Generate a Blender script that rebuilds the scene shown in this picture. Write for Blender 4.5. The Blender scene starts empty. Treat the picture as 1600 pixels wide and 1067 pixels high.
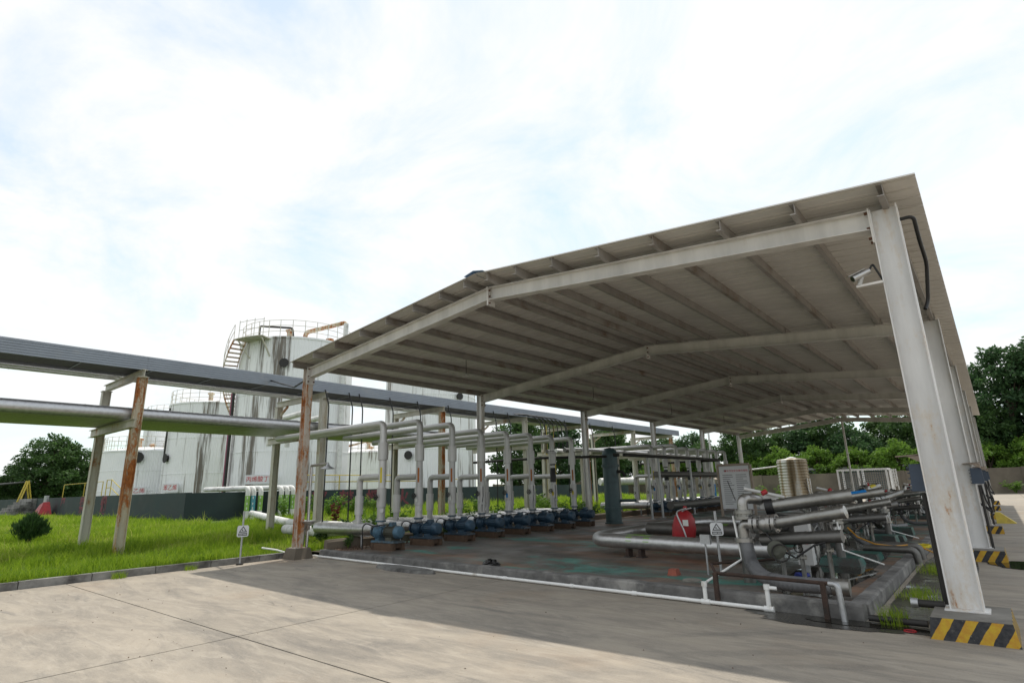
import bpy, math, random
import numpy as np
from mathutils import Vector, Matrix
random.seed(7); rng = np.random.default_rng(11)
scene = bpy.context.scene
COL = scene.collection

# ---------------------------------------------------------------- camera
CAMP = Vector((12.238, -6.935, 1.377))
pitch, roll, yaw = 0.2550, -0.0270, -0.6910
fwd = Vector((math.sin(yaw)*math.cos(pitch), math.cos(yaw)*math.cos(pitch), math.sin(pitch)))
rt0 = Vector((math.cos(yaw), -math.sin(yaw), 0)); up0 = rt0.cross(fwd)
rt = rt0*math.cos(roll) + up0*math.sin(roll); up = -rt0*math.sin(roll) + up0*math.cos(roll)
cd = bpy.data.cameras.new('camera'); cam = bpy.data.objects.new('camera', cd); COL.objects.link(cam)
M = Matrix((rt, up, -fwd)).transposed().to_4x4(); M.translation = CAMP
cam.matrix_world = M
cd.sensor_width = 36; cd.lens = 878.2/1600*36; cd.clip_start = 0.05; cd.clip_end = 3000
scene.camera = cam

# ---------------------------------------------------------------- sky, sun, exposure
SUN_TO = Vector((-0.10, 0.43, 1.0)).normalized()
w = bpy.data.worlds.new('World'); scene.world = w; w.use_nodes = True
nt = w.node_tree; nt.nodes.clear()
def N(t, **k):
    n = nt.nodes.new(t)
    for a, b in k.items(): setattr(n, a, b)
    return n
sky = N('ShaderNodeTexSky', sky_type='NISHITA', sun_disc=False)
sky.sun_elevation = math.asin(SUN_TO.z); sky.sun_rotation = math.atan2(SUN_TO.x, SUN_TO.y)
sky.air_density = 1.3; sky.dust_density = 0.4; sky.ozone_density = 2.0; sky.altitude = 50
bg1 = N('ShaderNodeBackground'); bg1.inputs['Strength'].default_value = 0.15
tint = N('ShaderNodeMix', data_type='RGBA', blend_type='MULTIPLY'); tint.inputs[0].default_value = 1.0; tint.inputs[7].default_value = (0.92, 1.22, 1.25, 1)
nt.links.new(sky.outputs[0], tint.inputs[6]); nt.links.new(tint.outputs[2], bg1.inputs[0])
tc = N('ShaderNodeTexCoord')
sep = N('ShaderNodeSeparateXYZ'); nt.links.new(tc.outputs['Generated'], sep.inputs[0])
mx = N('ShaderNodeMath', operation='MAXIMUM'); nt.links.new(sep.outputs[2], mx.inputs[0]); mx.inputs[1].default_value = 0.0
ad = N('ShaderNodeMath', operation='ADD'); nt.links.new(mx.outputs[0], ad.inputs[0]); ad.inputs[1].default_value = 0.25
dv = N('ShaderNodeVectorMath', operation='DIVIDE')
cmb = N('ShaderNodeCombineXYZ')
for i in range(3): nt.links.new(ad.outputs[0], cmb.inputs[i])
nt.links.new(tc.outputs['Generated'], dv.inputs[0]); nt.links.new(cmb.outputs[0], dv.inputs[1])
n1 = N('ShaderNodeTexNoise'); n1.inputs['Scale'].default_value = 1.9; n1.inputs['Detail'].default_value = 12; n1.inputs['Roughness'].default_value = 0.62
n1.inputs['Distortion'].default_value = 0.5
nt.links.new(dv.outputs[0], n1.inputs['Vector'])
cr = N('ShaderNodeValToRGB'); cr.color_ramp.elements[0].position = 0.36; cr.color_ramp.elements[1].position = 0.55
nt.links.new(n1.outputs[0], cr.inputs[0])
mr = N('ShaderNodeMapRange'); mr.inputs['To Min'].default_value = 0.60; mr.inputs['To Max'].default_value = 1.0
nt.links.new(cr.outputs[0], mr.inputs[0])
bg2 = N('ShaderNodeBackground'); bg2.inputs[0].default_value = (0.98, 0.995, 1.0, 1); bg2.inputs['Strength'].default_value = 0.93
mixs = N('ShaderNodeMixShader'); out = N('ShaderNodeOutputWorld')
nt.links.new(mr.outputs[0], mixs.inputs[0]); nt.links.new(bg1.outputs[0], mixs.inputs[1]); nt.links.new(bg2.outputs[0], mixs.inputs[2])
nt.links.new(mixs.outputs[0], out.inputs[0])
sd = bpy.data.lights.new('sun', 'SUN'); sd.energy = 3.2; sd.angle = math.radians(0.7); sd.color = (1.0, 0.94, 0.84)
so = bpy.data.objects.new('sun', sd); COL.objects.link(so)
so.rotation_euler = SUN_TO.to_track_quat('Z', 'Y').to_euler(); so.location = (0, 20, 40)
vs = scene.view_settings; vs.view_transform = 'Standard'; vs.look = 'None'; vs.exposure = 0.15; vs.gamma = 1.0; vs.use_curve_mapping = False

# ---------------------------------------------------------------- materials
MATS = {}
class Mat:
    def __init__(s, name):
        s.m = bpy.data.materials.new(name); s.m.use_nodes = True; s.t = s.m.node_tree; s.t.nodes.clear()
        s.out = s.t.nodes.new('ShaderNodeOutputMaterial'); s.b = s.t.nodes.new('ShaderNodeBsdfPrincipled')
        s.t.links.new(s.b.outputs[0], s.out.inputs[0]); s.tc = s.t.nodes.new('ShaderNodeTexCoord')
        MATS[name] = s.m
    def n(s, t, **k):
        x = s.t.nodes.new(t)
        for a, b in k.items(): setattr(x, a, b)
        return x
    def l(s, a, b): s.t.links.new(a, b)
    def coords(s, scale=(1, 1, 1), src='Object', loc=(0, 0, 0)):
        mp = s.n('ShaderNodeMapping'); mp.inputs['Scale'].default_value = scale; mp.inputs['Location'].default_value = loc
        s.l(s.tc.outputs[src], mp.inputs[0]); return mp.outputs[0]
    def noise(s, scale, detail=5, rough=0.55, vec=None, dist=0.0):
        x = s.n('ShaderNodeTexNoise'); x.inputs['Scale'].default_value = scale; x.inputs['Detail'].default_value = detail
        x.inputs['Roughness'].default_value = rough; x.inputs['Distortion'].default_value = dist
        s.l(vec if vec is not None else s.tc.outputs['Object'], x.inputs['Vector']); return x.outputs[0]
    def ramp(s, fac, stops):
        r = s.n('ShaderNodeValToRGB'); e = r.color_ramp.elements
        while len(e) < len(stops): e.new(0.5)
        for i, (p, c) in enumerate(stops):
            e[i].position = p
            e[i].color = (c, c, c, 1) if isinstance(c, (int, float)) else (*c, 1)
        s.l(fac, r.inputs[0]); return r.outputs[0]
    def mix(s, fac, a, b, blend='MIX'):
        x = s.n('ShaderNodeMix', data_type='RGBA', blend_type=blend)
        if isinstance(fac, (int, float)): x.inputs[0].default_value = fac
        else: s.l(fac, x.inputs[0])
        for i, v in ((6, a), (7, b)):
            if isinstance(v, tuple): x.inputs[i].default_value = (*v, 1)
            else: s.l(v, x.inputs[i])
        return x.outputs[2]
    def math(s, op, a, b):
        x = s.n('ShaderNodeMath', operation=op)
        for i, v in ((0, a), (1, b)):
            if isinstance(v, (int, float)): x.inputs[i].default_value = v
            else: s.l(v, x.inputs[i])
        return x.outputs[0]
    def set(s, col=None, rough=None, metal=None, spec=None):
        for k, v in (('Base Color', col), ('Roughness', rough), ('Metallic', metal), ('Specular IOR Level', spec)):
            if v is None: continue
            if isinstance(v, (int, float)): s.b.inputs[k].default_value = v
            elif isinstance(v, tuple): s.b.inputs[k].default_value = (*v, 1)
            else: s.l(v, s.b.inputs[k])
    def bump(s, h, strength=0.3, dist=0.01):
        x = s.n('ShaderNodeBump'); x.inputs['Strength'].default_value = strength; x.inputs['Distance'].default_value = dist
        s.l(h, x.inputs['Height']); s.l(x.outputs[0], s.b.inputs['Normal'])

def simple(name, col, rough=0.5, metal=0.0, var=0.25, scale=6.0, bump=0.0, dirt=None, dirtamt=0.5):
    m = Mat(name)
    nz = m.noise(scale, 6, 0.6)
    dk = tuple(c*(1-var) for c in col); lt = tuple(min(1, c*(1+var*0.6)) for c in col)
    c = m.ramp(nz, [(0.3, dk), (0.7, lt)])
    if dirt:
        n2 = m.noise(scale*0.45, 8, 0.65)
        c = m.mix(m.ramp(n2, [(0.62-dirtamt*0.3, 0.0), (0.74-dirtamt*0.18, 1.0)]), c, dirt)
    if name in ('pump_blue', 'riser_paint', 'purlin_steel', 'roof_sheet_steel', 'old_timber', 'kerb_concrete', 'plain_concrete', 'brown_wall'):
        oi = m.n('ShaderNodeObjectInfo'); c = m.mix(1.0, c, m.ramp(oi.outputs['Random'], [(0.0, 0.93 if name == 'roof_sheet_steel' else 0.74), (1.0, 1.0)]), 'MULTIPLY')
    rr = m.ramp(nz, [(0.3, max(0.02, rough-0.1)), (0.7, min(1, rough+0.1))])
    m.set(c, rr, metal)
    if bump: m.bump(m.noise(scale*4, 4), bump, 0.01)
    return m.m

def rusty(name, base, rust=0.5, streak=True, rough=0.55, seedloc=(0, 0, 0)):
    m = Mat(name)
    v = m.coords((1, 1, 0.16) if streak else (1, 1, 1), loc=seedloc)
    n1 = m.noise(7.0, 8, 0.68, v); n2 = m.noise(24.0, 6, 0.7, m.coords((1, 1, 0.6), loc=seedloc)); n3 = m.noise(1.6, 3, 0.5, m.coords((1, 1, 1), loc=seedloc))
    k = m.math('ADD', m.math('MULTIPLY', n1, 0.55), m.math('MULTIPLY', n2, 0.3)); k = m.math('ADD', k, m.math('MULTIPLY', n3, 0.35))
    lo = 0.83 - 0.22*rust
    fac = m.ramp(k, [(lo, 0.0), (lo+0.06, 1.0)]); fac2 = m.ramp(k, [(lo-0.10, 0.0), (lo+0.02, 0.55)])
    rc = m.ramp(n2, [(0.3, (0.13, 0.038, 0.011)), (0.52, (0.34, 0.11, 0.022)), (0.72, (0.46, 0.22, 0.075))])
    gr = m.ramp(m.noise(3.0, 6, 0.6, v), [(0.3, tuple(c*0.74 for c in base)), (0.62, base)])
    c = m.mix(fac2, gr, (base[0]*0.74, base[1]*0.60, base[2]*0.42)); c = m.mix(fac, c, rc)
    m.set(c, m.ramp(fac, [(0, rough), (1, 0.88)])); m.bump(m.math('ADD', n2, fac), 0.25, 0.006)
    return m.m

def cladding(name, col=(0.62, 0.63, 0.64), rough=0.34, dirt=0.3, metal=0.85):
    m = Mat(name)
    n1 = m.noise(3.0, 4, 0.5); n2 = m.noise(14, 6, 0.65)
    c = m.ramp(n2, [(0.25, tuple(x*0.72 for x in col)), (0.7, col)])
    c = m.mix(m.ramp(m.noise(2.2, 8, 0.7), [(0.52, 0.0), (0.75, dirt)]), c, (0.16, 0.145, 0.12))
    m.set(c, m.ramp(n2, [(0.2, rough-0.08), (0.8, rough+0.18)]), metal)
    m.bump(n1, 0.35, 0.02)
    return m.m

# concrete yard: brushed, tyre-dark streaks, joints are real gaps
m = Mat('yard_concrete')
big = m.noise(0.35, 6, 0.6, m.coords((0.55, 1.6, 1), loc=(3, 1, 0))); med = m.noise(1.1, 9, 0.68, m.coords((0.45, 1.5, 1)), 1.0); fin = m.noise(60, 4, 0.7)
wave = m.noise(2.6, 8, 0.72, m.coords((0.4, 1.7, 1), loc=(9, 4, 0)), 1.8)
c = m.ramp(big, [(0.28, (0.205, 0.185, 0.160)), (0.5, (0.285, 0.258, 0.222)), (0.72, (0.365, 0.33, 0.28))])
blot = m.noise(1.5, 11, 0.74, m.coords((0.6, 1.5, 1), loc=(2, 5, 1)), 0.5)
c = m.mix(m.ramp(blot, [(0.36, 0.0), (0.60, 0.7)]), c, (0.40, 0.355, 0.295))
c = m.mix(m.ramp(med, [(0.44, 0.0), (0.62, 0.62)]), c, (0.175, 0.162, 0.145))
c = m.mix(m.ramp(wave, [(0.50, 0.0), (0.66, 0.5)]), c, (0.44, 0.40, 0.345))
c = m.mix(m.ramp(m.noise(1.0, 10, 0.75, m.coords((0.5, 2.0, 1), loc=(1, 7, 2)), 0.9), [(0.54, 0.0), (0.68, 0.7)]), c, (0.12, 0.115, 0.11))
c = m.mix(m.ramp(m.noise(2.4, 9, 0.78, m.coords((0.35, 1.8, 1), loc=(4, 2, 6)), 1.6), [(0.55, 0.0), (0.67, 0.42)]), c, (0.15, 0.142, 0.132))
c = m.mix(m.ramp(m.noise(3.0, 9, 0.78, m.coords((0.3, 1.7, 1), loc=(14, 2, 6)), 1.4), [(0.57, 0.0), (0.69, 0.38)]), c, (0.50, 0.465, 0.41))
c = m.mix(m.ramp(m.noise(0.55, 5, 0.6, m.coords((1, 1, 1), loc=(21, 3, 2))), [(0.56, 0.0), (0.72, 0.45)]), c, (0.31, 0.225, 0.15))
# faint tyre arcs
sx = m.n('ShaderNodeSeparateXYZ'); m.l(m.tc.outputs['Object'], sx.inputs[0])
tn = m.noise(0.8, 9, 0.75, m.coords((1, 1, 1), loc=(3, 3, 3)))
for (ax_, ay_, ar_, aw_) in ((1.0, -14.0, 8.6, .10), (1.0, -14.0, 8.25, .09), (16.0, -9.0, 9.2, .11), (16.0, -9.0, 8.8, .10), (4.0, 6.0, 9.4, .10), (-3.0, -9.5, 10.6, .12), (9.0, -16.0, 12.4, .12)):
    dx_ = m.math('SUBTRACT', sx.outputs[0], ax_); dy_ = m.math('SUBTRACT', sx.outputs[1], ay_)
    rr_ = m.math('SQRT', m.math('ADD', m.math('MULTIPLY', dx_, dx_), m.math('MULTIPLY', dy_, dy_)), 0.0)
    dd_ = m.math('ABSOLUTE', m.math('SUBTRACT', rr_, ar_), 0.0)
    fa_ = m.math('MULTIPLY', m.ramp(m.math('DIVIDE', dd_, aw_), [(0.5, 1.0), (1.0, 0.0)]), m.ramp(tn, [(0.44, 0.0), (0.66, 0.42)]))
    c = m.mix(fa_, c, (0.085, 0.083, 0.082))
c = m.mix(m.ramp(m.noise(22, 3, 0.6), [(0.76, 0.0), (0.82, 0.55)]), c, (0.10, 0.095, 0.09))
cc = m.mix(m.ramp(fin, [(0.3, 0.0), (0.7, 1.0)]), c, m.mix(0.78, (0.5, 0.5, 0.5), c))
cv = m.n('ShaderNodeTexVoronoi', feature='DISTANCE_TO_EDGE'); cv.inputs['Scale'].default_value = 0.22
nv = m.n('ShaderNodeTexNoise'); nv.inputs['Scale'].default_value = 1.4; nv.inputs['Detail'].default_value = 8; m.l(m.tc.outputs['Object'], nv.inputs['Vector'])
vm = m.n('ShaderNodeVectorMath', operation='SCALE'); m.l(nv.outputs[1], vm.inputs[0]); vm.inputs['Scale'].default_value = 0.35
va = m.n('ShaderNodeVectorMath', operation='ADD'); m.l(m.tc.outputs['Object'], va.inputs[0]); m.l(vm.outputs[0], va.inputs[1]); m.l(va.outputs[0], cv.inputs['Vector'])
crk = m.math('MULTIPLY', m.ramp(cv.outputs[0], [(0.0, 1.0), (0.004, 0.0)]), m.ramp(m.noise(0.3, 2), [(0.60, 0.0), (0.66, 0.8)]))
cc = m.mix(crk, cc, (0.055, 0.05, 0.045)); cc = m.mix(1.0, cc, (0.93, 0.895, 0.84), 'MULTIPLY')
m.set(cc, m.ramp(med, [(0.3, 0.62), (0.8, 0.86)]), spec=0.35); m.bump(m.math('ADD', fin, m.math('MULTIPLY', wave, 2.0)), 0.45, 0.008)

# pump platform: worn teal paint, orange primer, oily concrete
m = Mat('platform_concrete')
va_ = m.coords((0.55, 1.0, 1)); vb_ = m.coords((0.5, 1.15, 1), loc=(5, 2, 0)); vc_ = m.coords((1, 1, 1), loc=(2, 8, 1))
c = m.ramp(m.noise(0.8, 8, 0.65, vc_), [(0.25, (0.06, 0.055, 0.050)), (0.5, (0.135, 0.122, 0.108)), (0.75, (0.25, 0.23, 0.20))])
c = m.mix(m.ramp(m.noise(0.55, 8, 0.66, va_, 0.5), [(0.48, 0.0), (0.57, 0.65)]), c, (0.25, 0.13, 0.07))
tl = m.ramp(m.noise(0.75, 9, 0.7, vb_, 0.5), [(0.545, 0.0), (0.60, 0.85)])
c = m.mix(tl, c, (0.06, 0.25, 0.205))
c = m.mix(m.ramp(m.noise(1.6, 9, 0.74, m.coords((0.6, 1.3, 1), loc=(9, 9, 0)), 0.9), [(0.52, 0.0), (0.66, 0.8)]), c, (0.045, 0.042, 0.038))
c = m.mix(m.ramp(m.noise(9, 6, 0.7), [(0.6, 0.0), (0.75, 0.4)]), c, (0.26, 0.24, 0.21))
m.set(c, m.ramp(m.noise(1.0, 6, 0.6), [(0.35, 0.38), (0.65, 0.82)]), spec=0.4); m.bump(m.noise(30, 5, 0.7), 0.3, 0.006)

simple('kerb_concrete', (0.25, 0.245, 0.23), 0.85, 0, 0.45, 3.5, 0.5, (0.055, 0.052, 0.05), 0.55)
simple('rim_concrete', (0.15, 0.146, 0.14), 0.85, 0, 0.5, 5.0, 0.6, (0.30, 0.29, 0.27), 0.35)
simple('plain_concrete', (0.27, 0.255, 0.225), 0.85, 0, 0.3, 3.0, 0.5, (0.11, 0.10, 0.085), 0.4)
simple('joint_dirt', (0.045, 0.04, 0.034), 0.95, 0, 0.3, 8)
simple('soil', (0.075, 0.058, 0.04), 0.95, 0, 0.5, 5, 0.6, (0.05, 0.075, 0.02), 0.5)
simple('lawn_soil', (0.07, 0.12, 0.018), 0.95, 0, 0.5, 2.0, 0.6, (0.10, 0.085, 0.045), 0.25)
simple('far_ground', (0.10, 0.115, 0.06), 0.95, 0, 0.4, 0.05)
rusty('canopy_paint', (0.68, 0.66, 0.625), 0.14)
rusty('canopy_column_paint', (0.74, 0.735, 0.725), 0.55)
rusty('canopy_column_rusty', (0.62, 0.58, 0.54), 1.05)
simple('roof_sheet_steel', (0.62, 0.60, 0.56), 0.5, 0.05, 0.07, 1.3, 0.0, (0.54, 0.51, 0.47), 0.08)
simple('purlin_steel', (0.40, 0.375, 0.35), 0.55, 0.15, 0.2, 3, 0, (0.24, 0.19, 0.15), 0.3)
simple('ridge_blue', (0.13, 0.24, 0.42), 0.5)
rusty('rack_paint', (0.58, 0.56, 0.48), 0.62)
rusty('rack_paint_rusty', (0.58, 0.54, 0.42), 1.12)
simple('rust_steel', (0.06, 0.036, 0.027), 0.85, 0.1, 0.5, 9, 0.4, (0.03, 0.024, 0.02), 0.4)
simple('bolt_rust', (0.12, 0.055, 0.03), 0.85, 0.2)
cladding('alu_cladding', (0.60, 0.60, 0.60), 0.32, 0.25)
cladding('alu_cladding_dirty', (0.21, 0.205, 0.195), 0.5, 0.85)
cladding('arm_steel', (0.36, 0.355, 0.335), 0.36, 0.8)
cladding('arm_stainless', (0.42, 0.41, 0.395), 0.28, 0.6)
cladding('galvanised', (0.50, 0.51, 0.52), 0.42, 0.35)
cladding('stainless', (0.56, 0.55, 0.53), 0.27, 0.35)
simple('riser_paint', (0.56, 0.555, 0.545), 0.38, 0.35, 0.08, 5, 0.02, (0.40, 0.38, 0.35), 0.05)
simple('white_insulation', (0.72, 0.72, 0.70), 0.6, 0, 0.12, 4, 0.3, (0.36, 0.35, 0.31), 0.3)
simple('tray_grey', (0.27, 0.30, 0.34), 0.5, 0.3, 0.15, 2.0, 0, (0.34, 0.35, 0.36), 0.15)
simple('tray_dark', (0.06, 0.06, 0.06), 0.7)
simple('pump_blue', (0.036, 0.082, 0.135), 0.42, 0.1, 0.35, 7, 0.1, (0.05, 0.055, 0.06), 0.4)
simple('pump_blue_worn', (0.07, 0.15, 0.22), 0.55, 0.1, 0.4, 7, 0.1, (0.06, 0.06, 0.055), 0.6)
simple('motor_olive', (0.075, 0.078, 0.06), 0.6, 0.1, 0.4, 7, 0.1, (0.03, 0.028, 0.024), 0.5)
simple('vessel_green', (0.055, 0.10, 0.11), 0.42, 0.1, 0.2, 4, 0.05, (0.03, 0.05, 0.055), 0.3)
simple('black_rubber', (0.012, 0.012, 0.013), 0.5)
simple('dark_iron', (0.035, 0.033, 0.031), 0.6, 0.3, 0.4)
simple('old_timber', (0.12, 0.075, 0.048), 0.85, 0, 0.45, 8, 0.4)
simple('pvc_white', (0.78, 0.78, 0.76), 0.4, 0, 0.08, 8, 0, (0.42, 0.38, 0.32), 0.16)
simple('white_paint', (0.74, 0.74, 0.73), 0.5, 0, 0.08, 4)
simple('sign_white', (0.70, 0.71, 0.72), 0.45, 0, 0.05, 4)
simple('board_white', (0.62, 0.63, 0.64), 0.4, 0, 0.06, 3)
simple('ink_black', (0.015, 0.015, 0.017), 0.5)
simple('ink_red', (0.55, 0.03, 0.04), 0.5)
simple('ink_grey', (0.12, 0.12, 0.13), 0.6)
simple('faded_red', (0.20, 0.055, 0.07), 0.85, 0, 0.4, 9, 0, (0.06, 0.06, 0.062), 0.35)
simple('sticker_green', (0.22, 0.46, 0.04), 0.5, 0, 0.25, 6)
simple('sticker_white', (0.72, 0.74, 0.70), 0.5)
simple('sticker_blue', (0.03, 0.30, 0.42), 0.5, 0, 0.2)
simple('sticker_yellow', (0.62, 0.50, 0.02), 0.5, 0, 0.2)
simple('sticker_orange', (0.42, 0.13, 0.02), 0.6, 0, 0.3)
simple('tape_blue', (0.01, 0.22, 0.62), 0.45)
simple('yellow_paint', (0.52, 0.40, 0.05), 0.5, 0, 0.2, 6, 0, (0.30, 0.20, 0.06), 0.2)
simple('red_paint', (0.36, 0.016, 0.022), 0.5, 0, 0.3, 6, 0.1, (0.16, 0.012, 0.015), 0.35)
simple('magenta_pipe', (0.28, 0.04, 0.10), 0.5, 0, 0.2)
simple('teal_paint', (0.012, 0.13, 0.105), 0.45, 0, 0.45, 3, 0.1, (0.04, 0.04, 0.036), 0.7)
simple('box_blue_grey', (0.045, 0.065, 0.10), 0.45, 0.2, 0.25, 5)
simple('bracket_tan', (0.30, 0.24, 0.19), 0.6, 0.1, 0.2, 5)
simple('bund_green', (0.024, 0.042, 0.044), 0.75, 0, 0.35, 0.9, 0.2, (0.035, 0.055, 0.052), 0.4)
simple('brown_wall', (0.185, 0.155, 0.12), 0.9, 0, 0.3, 0.7, 0.3, (0.10, 0.085, 0.065), 0.45)
simple('red_brick', (0.20, 0.085, 0.06), 0.9, 0, 0.3, 2, 0.3)
simple('shed_blue', (0.20, 0.23, 0.29), 0.6, 0.1, 0.2)
simple('mesh_dark', (0.05, 0.07, 0.075), 0.6)
simple('bark', (0.085, 0.065, 0.045), 0.9, 0, 0.4, 6, 0.5)
simple('rope_blue', (0.015, 0.03, 0.22), 0.7)
simple('hose_yellow', (0.55, 0.26, 0.02), 0.5)
simple('hose_grey', (0.16, 0.162, 0.168), 0.48, 0.1, 0.15, 9)
simple('black_bag', (0.010, 0.010, 0.011), 0.28, 0, 0.2, 9, 0.4)
simple('brick_red', (0.30, 0.09, 0.06), 0.9)
simple('cabinet_grey', (0.50, 0.50, 0.49), 0.5, 0, 0.12, 3, 0, (0.3, 0.27, 0.22), 0.25)
simple('lens_glass', (0.01, 0.01, 0.012), 0.05)

# black and yellow hazard stripes on plinths (painted, slanted)
m = Mat('hazard_stripe')
s_ = m.n('ShaderNodeSeparateXYZ'); m.l(m.tc.outputs['Object'], s_.inputs[0])
u = m.math('ADD', s_.outputs[0], m.math('MULTIPLY', s_.outputs[2], -0.75)); u = m.math('ADD', u, s_.outputs[1])
u = m.math('ADD', u, m.math('MULTIPLY', m.math('SUBTRACT', m.noise(9, 5), 0.5), 0.03))
fr = m.math('FRACT', m.math('MULTIPLY', m.math('ADD', u, 2.0), 1/0.168), 0.0)
st = m.ramp(fr, [(0.49, 0.0), (0.51, 1.0)])
yl = m.ramp(m.noise(12, 7, 0.7), [(0.3, (0.42, 0.17, 0.02)), (0.6, (0.50, 0.33, 0.02))])
bk = m.ramp(m.noise(20, 6, 0.7), [(0.35, (0.012, 0.013, 0.018)), (0.75, (0.06, 0.06, 0.06))])
c = m.mix(st, bk, yl); c = m.mix(m.ramp(m.noise(16, 8, 0.75), [(0.62, 0.0), (0.68, 0.8)]), c, (0.20, 0.19, 0.17))
m.set(c, 0.7); m.bump(m.noise(25, 5), 0.4, 0.008)

# white tank cladding with old run-down stains
def tankmat(name, seed, amt):
    m = Mat(name)
    s = m.n('ShaderNodeSeparateXYZ'); m.l(m.tc.outputs['Object'], s.inputs[0])
    an = m.n('ShaderNodeMath', operation='ARCTAN2'); m.l(s.outputs[1], an.inputs[0]); m.l(s.outputs[0], an.inputs[1])
    cb = m.n('ShaderNodeCombineXYZ'); m.l(m.math('MULTIPLY', an.outputs[0], 3.0), cb.inputs[0]); m.l(m.math('MULTIPLY', s.outputs[2], 0.055), cb.inputs[1]); cb.inputs[2].default_value = seed
    st = m.noise(1.25, 3, 0.5, cb.outputs[0])
    cb2 = m.n('ShaderNodeCombineXYZ'); m.l(m.math('MULTIPLY', an.outputs[0], 14.0), cb2.inputs[0]); m.l(m.math('MULTIPLY', s.outputs[2], 0.14), cb2.inputs[1]); cb2.inputs[2].default_value = seed*2
    fi = m.noise(2.2, 8, 0.7, cb2.outputs[0])
    k = m.math('ADD', m.math('MULTIPLY', st, 0.68), m.math('MULTIPLY', fi, 0.44))
    lo = 0.705 - 0.11*amt
    f1 = m.ramp(k, [(lo-0.03, 0.0), (lo+0.045, 0.9)]); f2 = m.ramp(fi, [(0.62, 0.0), (0.80, 0.22)])
    base = m.ramp(m.noise(0.7, 4), [(0.3, (0.80, 0.81, 0.815)), (0.7, (0.87, 0.875, 0.88))])
    c = m.mix(f2, base, (0.42, 0.39, 0.32))
    c = m.mix(f1, c, m.ramp(fi, [(0.35, (0.028, 0.023, 0.016)), (0.6, (0.11, 0.08, 0.045)), (0.8, (0.27, 0.215, 0.14))]))
    m.set(c, 0.5); return m.m
for i, (sd_, am) in enumerate(((3.7, 0.75), (8.2, 0.7), (1.3, 0.45), (5.1, 0.3), (12.4, 0.85), (6.6, 0.5))): tankmat('tank_white_%d' % i, sd_, am)

# water sheet and leaves
m = Mat('water'); m.set((0.022, 0.020, 0.016), 0.04, 0, 0.6); m.bump(m.noise(5, 3), 0.04, 0.01)
m = Mat('wet_concrete')
m.set(m.ramp(m.noise(2.2, 7, 0.65), [(0.3, (0.028, 0.026, 0.023)), (0.7, (0.085, 0.08, 0.07))]), m.ramp(m.noise(1.6, 6, 0.6), [(0.35, 0.08), (0.65, 0.5)]), 0, 0.5)

def leafmat(name, dark, light, trans=0.35):
    mt = bpy.data.materials.new(name); mt.use_nodes = True; t = mt.node_tree; t.nodes.clear(); MATS[name] = mt
    o = t.nodes.new('ShaderNodeOutputMaterial'); d = t.nodes.new('ShaderNodeBsdfPrincipled'); tr = t.nodes.new('ShaderNodeBsdfTranslucent'); mx = t.nodes.new('ShaderNodeMixShader')
    g = t.nodes.new('ShaderNodeNewGeometry'); r = t.nodes.new('ShaderNodeValToRGB')
    r.color_ramp.elements[0].color = (*dark, 1); r.color_ramp.elements[1].color = (*light, 1)
    tc = t.nodes.new('ShaderNodeTexCoord'); n = t.nodes.new('ShaderNodeTexNoise'); n.inputs['Scale'].default_value = 0.6; n.inputs['Detail'].default_value = 3
    t.links.new(tc.outputs['Object'], n.inputs['Vector'])
    a = t.nodes.new('ShaderNodeMath'); a.operation = 'MULTIPLY_ADD'; t.links.new(g.outputs['Random Per Island'], a.inputs[0]); a.inputs[1].default_value = 0.55
    s = t.nodes.new('ShaderNodeMath'); s.operation = 'SUBTRACT'; t.links.new(n.outputs[0], s.inputs[0]); s.inputs[1].default_value = 0.28
    t.links.new(s.outputs[0], a.inputs[2]); t.links.new(a.outputs[0], r.inputs[0])
    t.links.new(r.outputs[0], d.inputs['Base Color']); d.inputs['Roughness'].default_value = 0.5; d.inputs['Specular IOR Level'].default_value = 0.3
    t.links.new(r.outputs[0], tr.inputs[0]); mx.inputs[0].default_value = trans
    t.links.new(d.outputs[0], mx.inputs[1]); t.links.new(tr.outputs[0], mx.inputs[2]); t.links.new(mx.outputs[0], o.inputs[0])
leafmat('leaf_tree', (0.028, 0.068, 0.022), (0.095, 0.175, 0.045), 0.4)
leafmat('leaf_dark', (0.022, 0.060, 0.026), (0.085, 0.165, 0.055), 0.42)
leafmat('leaf_bright', (0.06, 0.15, 0.02), (0.21, 0.34, 0.05), 0.45)
leafmat('grass_blade', (0.085, 0.19, 0.008), (0.40, 0.54, 0.04), 0.55)
leafmat('pine_needle', (0.02, 0.055, 0.016), (0.06, 0.125, 0.035), 0.3)
leafmat('leaf_red', (0.16, 0.015, 0.02), (0.34, 0.05, 0.05), 0.3)

for nd in MATS['grass_blade'].node_tree.nodes:
    if nd.type == 'VALTORGB':
        e_ = nd.color_ramp.elements.new(0.70); e_.color = (0.33, 0.46, 0.035, 1); nd.color_ramp.elements[2].position = 0.86; nd.color_ramp.elements[2].color = (0.50, 0.47, 0.16, 1)
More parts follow.
